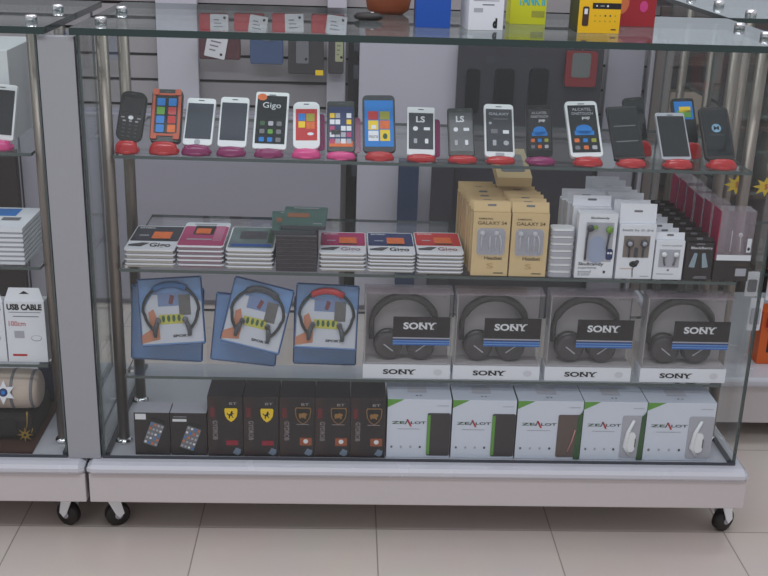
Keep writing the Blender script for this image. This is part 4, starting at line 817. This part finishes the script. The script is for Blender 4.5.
# ============================================================ COUNTER ON THE RIGHT, AT THE BACK
RX0, RX1, RY0, RY1 = 1.285, 2.3, .535, .98
r = empty('corner_display_case', (RX0, RY0, 0)); tag(r, 'second glass display case on a white base, seen behind the right end', 'display case', 'glass display cases of the counter')
q = MB(); q.box(.02, 1.0, -.10 + .004, .5, .05, .150, WHITEL); q.build('plinth', r)
q = MB(); q.box(.016, 1.0, -.115, .5, .150, .174, LIP); q.build('plinth_top', r, bevel=.008)
q = MB(); q.box(-.005, 1.02, -.07, .62, .990, 1.0, GEDGE, top=GLASST); q.m[0] = (q.mi(GLASST), False); q.build('top_glass', r)
q = MB(); q.box(.03, .035, -.05, .49, .1745, .9895, GEDGE2, left=GLASS, right=GLASS); q.build('side_glass', r)
for (xx, yy) in ((.06, -.02), (.06, .20), (.06, .42), (.55, -.02)):
    q = MB(); q.lathe([(.0112, .1745), (.0112, .9895)], STEEL, 18, 'z', (xx, yy, 0)); po = q.build('post', r); q = MB(); q.lathe([(.0125, 1.0003), (.0125, 1.012), (.008, 1.015)], CHROME, 18, 'z', (xx, yy, 0)); q.build('post_cap', po)
for zz in (.40, .60, .78): q = MB(); q.box(.075, 1.0, 0, .45, zz - .008, zz, GEDGE2, top=GLASS); q.m[0] = (q.mi(GLASS), False); q.build('glass_shelf', r)
for (xx, yy) in ((.07, -.06), (.9, -.06), (.07, .44)):
    q = MB(); q.box(xx-.008, xx+.008, yy-.012, yy+.012, .024, .0495, CHROME); co = q.build('caster', r); q = MB(); q.lathe([(.018, -.009), (.0235, -.006), (.0235, .006), (.018, .009)], RUBBER, 20, 'y', (xx, yy, .0238)); q.build('wheel', co)
q = MB(); q.box(0, .16, 0, .06, 0, .135, mat('orange_box', (206, 92, 30), .5)); q.rect(.01, .15, .095, .12, -.0005, REDC); q.rect(.02, .12, .03, .08, -.0005, DARK)
p = atY(752, 388, .51); o = q.build('orange_box', loc=(p.x, .51, .1746)); tag(o, 'orange box on the base of the back right display case', 'box')
for k, (x0, x1, y0, y1) in enumerate(((744, 760, 272, 296), (746, 764, 298, 330), (765, 784, 276, 300), (768, 788, 302, 330))):
    a = atY(x0, y1, .50); b2 = atY(x1, y0, .50); w = b2.x - a.x; h = b2.z - a.z
    o = empty('white_card_pack', (a.x, .498, a.z)); q = MB(); q.slab(w/2, h/2, w, h, .003, 0, .004, WHITE); q.slab(w/2, h*.45, w*.7, h*.5, .003, -.003, -.0002, [MID, PALE, MID, SLATE][k]); q.build('card', o)
    q = MB(); q.tube([(w/2, .004, h*.96), (w/2, .02, h*.98), (w/2, .06, h*.98)], .0012, STEEL); q.build('hook', o)
    tag(o, ['upper white card pack by the right glass edge', 'lower white card pack by the right glass edge', 'upper white card pack at the right picture border', 'lower white card pack at the right picture border'][k], 'card pack', 'white card packs above the orange box')
def yellow_tag(px, py, Y, label):
    p = atY(px, py, Y); q = MB(); pts = [];
    for k in range(16):
        a = 2*math.pi*k/16; rr = .022 if k % 2 == 0 else .011; pts.append((rr*math.cos(a)*1.3, rr*math.sin(a)))
    q.prism(pts, 0, .002, YELLOW); q.text('$', -.004, .004, -.007, .007, -.0004, REDC); q.tube([(0, .001, .012), (0, .012, .05)], .0008, STEEL); o = q.build('price_tag', loc=p); tag(o, label, 'price tag', 'yellow star price tags')
yellow_tag(737, 185, .40, 'yellow star-shaped price tag right of the clear crimson boxes')
yellow_tag(766, 187, .40, 'yellow star-shaped price tag at the right picture border')
# tall things beyond, right of the dark board
panel_px('grey_door_panel', 602, 638, 50, 200, 1.28, CAB, 'plain grey cabinet door right of the dark board', 'cabinet door', .03, z_floor=0, z_top=.86)
panel_px('white_door_frame', 644, 655, 50, 200, 1.28, UPR, 'narrow white upright strip between grey door and brown rack', 'panel', .04, z_floor=0, z_top=.86)
r = empty('brown_rack', (atY(690, 100, 1.15).x, 1.15, 0)); tag(r, 'dark brown rack behind the second-row phones on the right', 'rack')
q = MB(); q.box(-.08, .50, .10, .12, 0, .95, mat('rack_brown', (86, 76, 76), .6, noise=.1, scale=5)); q.build('back_panel', r)
for xx in (-.08, .06, .26, .48): q = MB(); q.box(xx, xx + .02, 0, .10, 0, .86, mat('rack_post', (126, 116, 112), .5)); q.build('post', r)
for zz in (.2, .42, .62, .80):
    q = MB(); q.box(-.06, .06, 0.001, .099, zz, zz + .012, BROWN); q.box(.08, .26, 0.001, .099, zz, zz + .012, BROWN); q.box(.28, .48, .001, .099, zz, zz + .012, BROWN); q.build('rack_shelf', r)
q = MB(); q.box(0, .105, 0, .06, 0, .09, mat('beige_carton', (178, 160, 146), .6)); q.rect(.01, .08, .03, .05, -.0004, PALE); rx = r.location.x; o = q.build('beige_carton', loc=(rx - .052, 1.17, .6325)); tag(o, 'blurred beige carton on the brown rack', 'box')

# ============================================================ INSIDE THE LEFT CASE
phone((-16, 13, 140, 84, -11, 17), 'white phone with a dark screen cut off by the left picture edge', WHITEP, SCRD, None, rad=.08, sx=.86, sz0=.10, sz1=.9, stand_m=PINK, stand_label='pink oval plastic stand in the left display case')
a = atY(11, 100, .15); zt_ = atY(5, 50, .15).z; q = MB(); q.box(-.16, 0, 0, .20, 0, zt_ - SHELF[1][0] - .001, WHITEP, right=mat('carton_side_shade', (196, 196, 200), .4)); q.rect(-.15, -.02, .15, .17, -.0004, PALE)  # right face greyer: the white carton's shaded side is put into its colour
o = q.build('white_carton', loc=(a.x, .15, SHELF[1][0] + .0005), bevel=.001); tag(o, 'big plain white carton behind the phone in the left case', 'box')
a = atY(-28, 262, .06); b2 = atY(25, 262, .06); n = 8; t = (atY(10, 228, .06).z - SHELF[2][0])/n; wd = b2.x - a.x
for i in range(n):
    if i == 0:
        proto = o = empty('white_slim_box'); q = MB(); q.box(-wd/2, wd/2, 0, .14, .0002, t*.55, WHITE); q.build('tray', o); q = MB(); q.box(-wd/2 + .002, wd/2 - .002, .002, .138, t*.58, t*.98, PALE); q.build('lid', o)
    elif i == n-1:
        o = empty('white_slim_box'); q = MB(); q.box(-wd/2, wd/2, 0, .14, .0002, t*.9, WHITE); q.T = Matrix.Translation((0, 0, t*.9)) @ LIE; q.rect(-wd*.3, wd*.15, .08, .13, -.0004, BLUE); q.rect(-wd*.05, wd*.3, .05, .07, -.0006, MID); q.build('carton', o)
    else: o = dup(proto)
    o.location = ((a.x+b2.x)/2, .06, SHELF[2][0] + .0005 + i*t); k = n - 1 - i
    tag(o, f'slim white box in the left case, {"topmost, with blue print" if k == 0 else ("bottom" if i == 0 else ORD[k] + " from top")}', 'box', 'slim white boxes stacked in the left case')
def usb(x0, x1, yb, yt, label, first=None):
    a = atY(x0, yb, .06); b2 = atY(x1, yb, .06); w = b2.x - a.x - .001; h = atY((x0+x1)/2, 302, .06).z - .349
    r = empty('cable_box'); q = MB(); q.box(-w/2, w/2, 0, .03, .0003, h, WHITE); q.text('USB CABLE', -w*.44, w*.44, h*.86, h*.96, -.0006, TXT, .05)
    q.rect(-w*.4, w*.4, h*.82, h*.83, -.0005, TXTG); q.rect(-w*.3, w*.35, h*.75, h*.765, -.0005, TXTG); q.text('100cm', -w*.42, 0, h*.60, h*.68, -.0006, TXTR, .0); q.rect(-w*.3, -w*.05, h*.40, h*.52, -.0005, PALE); q.disc(w*.25, h*.40, w*.14, h*.05, -.0005, PALE); q.disc(w*.25, h*.405, w*.12, h*.038, -.0007, WHITE); q.rect(-w*.38, -w*.02, h*.10, h*.135, -.0005, TXTR); q.build('carton', r)
    t_ = MB(); t_.T = Matrix.Translation((0, .002, h)) @ Matrix.Rotation(-math.radians(12), 4, 'X'); t_.prism([(-w/2, 0), (w/2, 0), (w*.38, .026), (-w*.38, .026)], 0, .001, WHITE); t_.poly([(-w*.12, .014), (w*.14, .014), (.0, .020)], -.0004, TXT); t_.build('hang_tab', r)
    r.location = ((a.x+b2.x)/2, .06, .3497); tag(r, label, 'box', 'cable boxes in the left case')
usb(9.5, 49, 367, 290, 'white cable box lettered USB CABLE, beside the left case post')
usb(-31, 8.5, 367, 290, 'white cable box cut off by the left picture edge')
q = MB(); q.box(-.60, -.14, .012, .40, Z_BASE + .0005, Z_BASE + .0030, BROWN); o = q.build('brown_mat'); tag(o, 'dark brown mat covering the floor of the left case', 'mat')
panel_px('dark_backdrop', -190, 26, 152, 420, 1.255, mat('backdrop_black', (44, 36, 38), .7, noise=.3, scale=4), 'dark upright board behind the left case', 'board', .03, z_floor=0, z_top=.49)
# beige rolled pouch, black bag with a sun pendant on the bottom of the left case
p = atY(10, 424, .12); zc = .245
bag = empty('black_bag', (-.22, .06, Z_BASE + .0036)); q = MB(); q.T = Matrix.Rotation(0, 4, 'X'); BC = mat('black_cloth', (30, 25, 28), .85, noise=.2, scale=40, bump=.6)
q.box(-.14, .072, 0, .14, 0, .055, BC); q.build('bag_body', bag, bevel=.012)
q = MB(); q.slab(-.05, .030, .18, .035, .01, -.003, .001, BC); q.build('bag_flap', bag); tag(bag, 'flat black cloth bag at the bottom of the left case', 'bag')
r = empty('sun_pendant', (atY(25, 439, .050).x, .052, .1945)); q = MB(); GOLD = mat('gold', (190, 156, 70), .3, .6)
pts = []
for k in range(24):
    a = 2*math.pi*k/24; rr = .016 if k % 3 == 0 else .0065; pts.append((rr*math.cos(a), rr*math.sin(a)))
q.prism(pts, 0, .0015, GOLD); q.disc(0, 0, .003, .003, -.0004, DARK); q.build('sun', r); q = MB(); q.tube([(.001, .001, .007), (.006, .001, .025), (.007, .003, .05)], .0009, GOLD); q.tube([(.016, .001, .014), (.013, .001, .004)], .0009, GOLD); q.build('cord', r); tag(r, 'small gold sun-shaped pendant on a cord lying against the black bag', 'pendant')
r = empty('rolled_pouch', (-.218, .10, Z_BASE + .0595)); BE = mat('beige_cloth', (186, 170, 160), .8, noise=.06, scale=30, bump=.3)
q = MB(); q.lathe([(.030, -.13), (.038, -.12), (.040, -.05), (.040, .055), (.037, .075), (.028, .08)], BE, 28, 'x', (0, 0, .041)); q.build('roll_body', r)
q = MB(); q.lathe([(.0405, .028), (.0415, .031), (.0405, .034)], MID, 28, 'x', (0, 0, .041)); q.lathe([(.0385, .066), (.0395, .069), (.0385, .072)], MID, 28, 'x', (0, 0, .041)); q.build('seam', r)
q = MB(); q.T = pose((.018, -.0385, .05), lean=.25); st_ = []
for k in range(12):
    a = math.pi/2 + 2*math.pi*k/12; rr = .024 if k % 2 == 0 else .012; st_.append((rr*math.cos(a), rr*math.sin(a)))
q.prism(st_, -.004, -.0015, WHITE); q.disc(0, 0, .0085, .0085, -.0045, NAVY); q.disc(0, 0, .004, .004, -.005, BLUE); q.build('star_badge', r); tag(r, 'beige rolled pouch with a white star badge on the black bag', 'pouch')
q = MB(); q.lathe([(.02, 0), (.028, .01), (.026, .05), (.012, .075)], mat('navy_cloth', (44, 50, 78), .8, bump=.4), 20, 'z', (0, 0, 0), .6); o = q.build('blue_cloth', loc=(atY(46, 400, .2).x, .25, Z_BASE + .0034)); o.scale = (1, 1, 1.5); tag(o, 'crumpled navy blue cloth behind the beige roll', 'cloth')
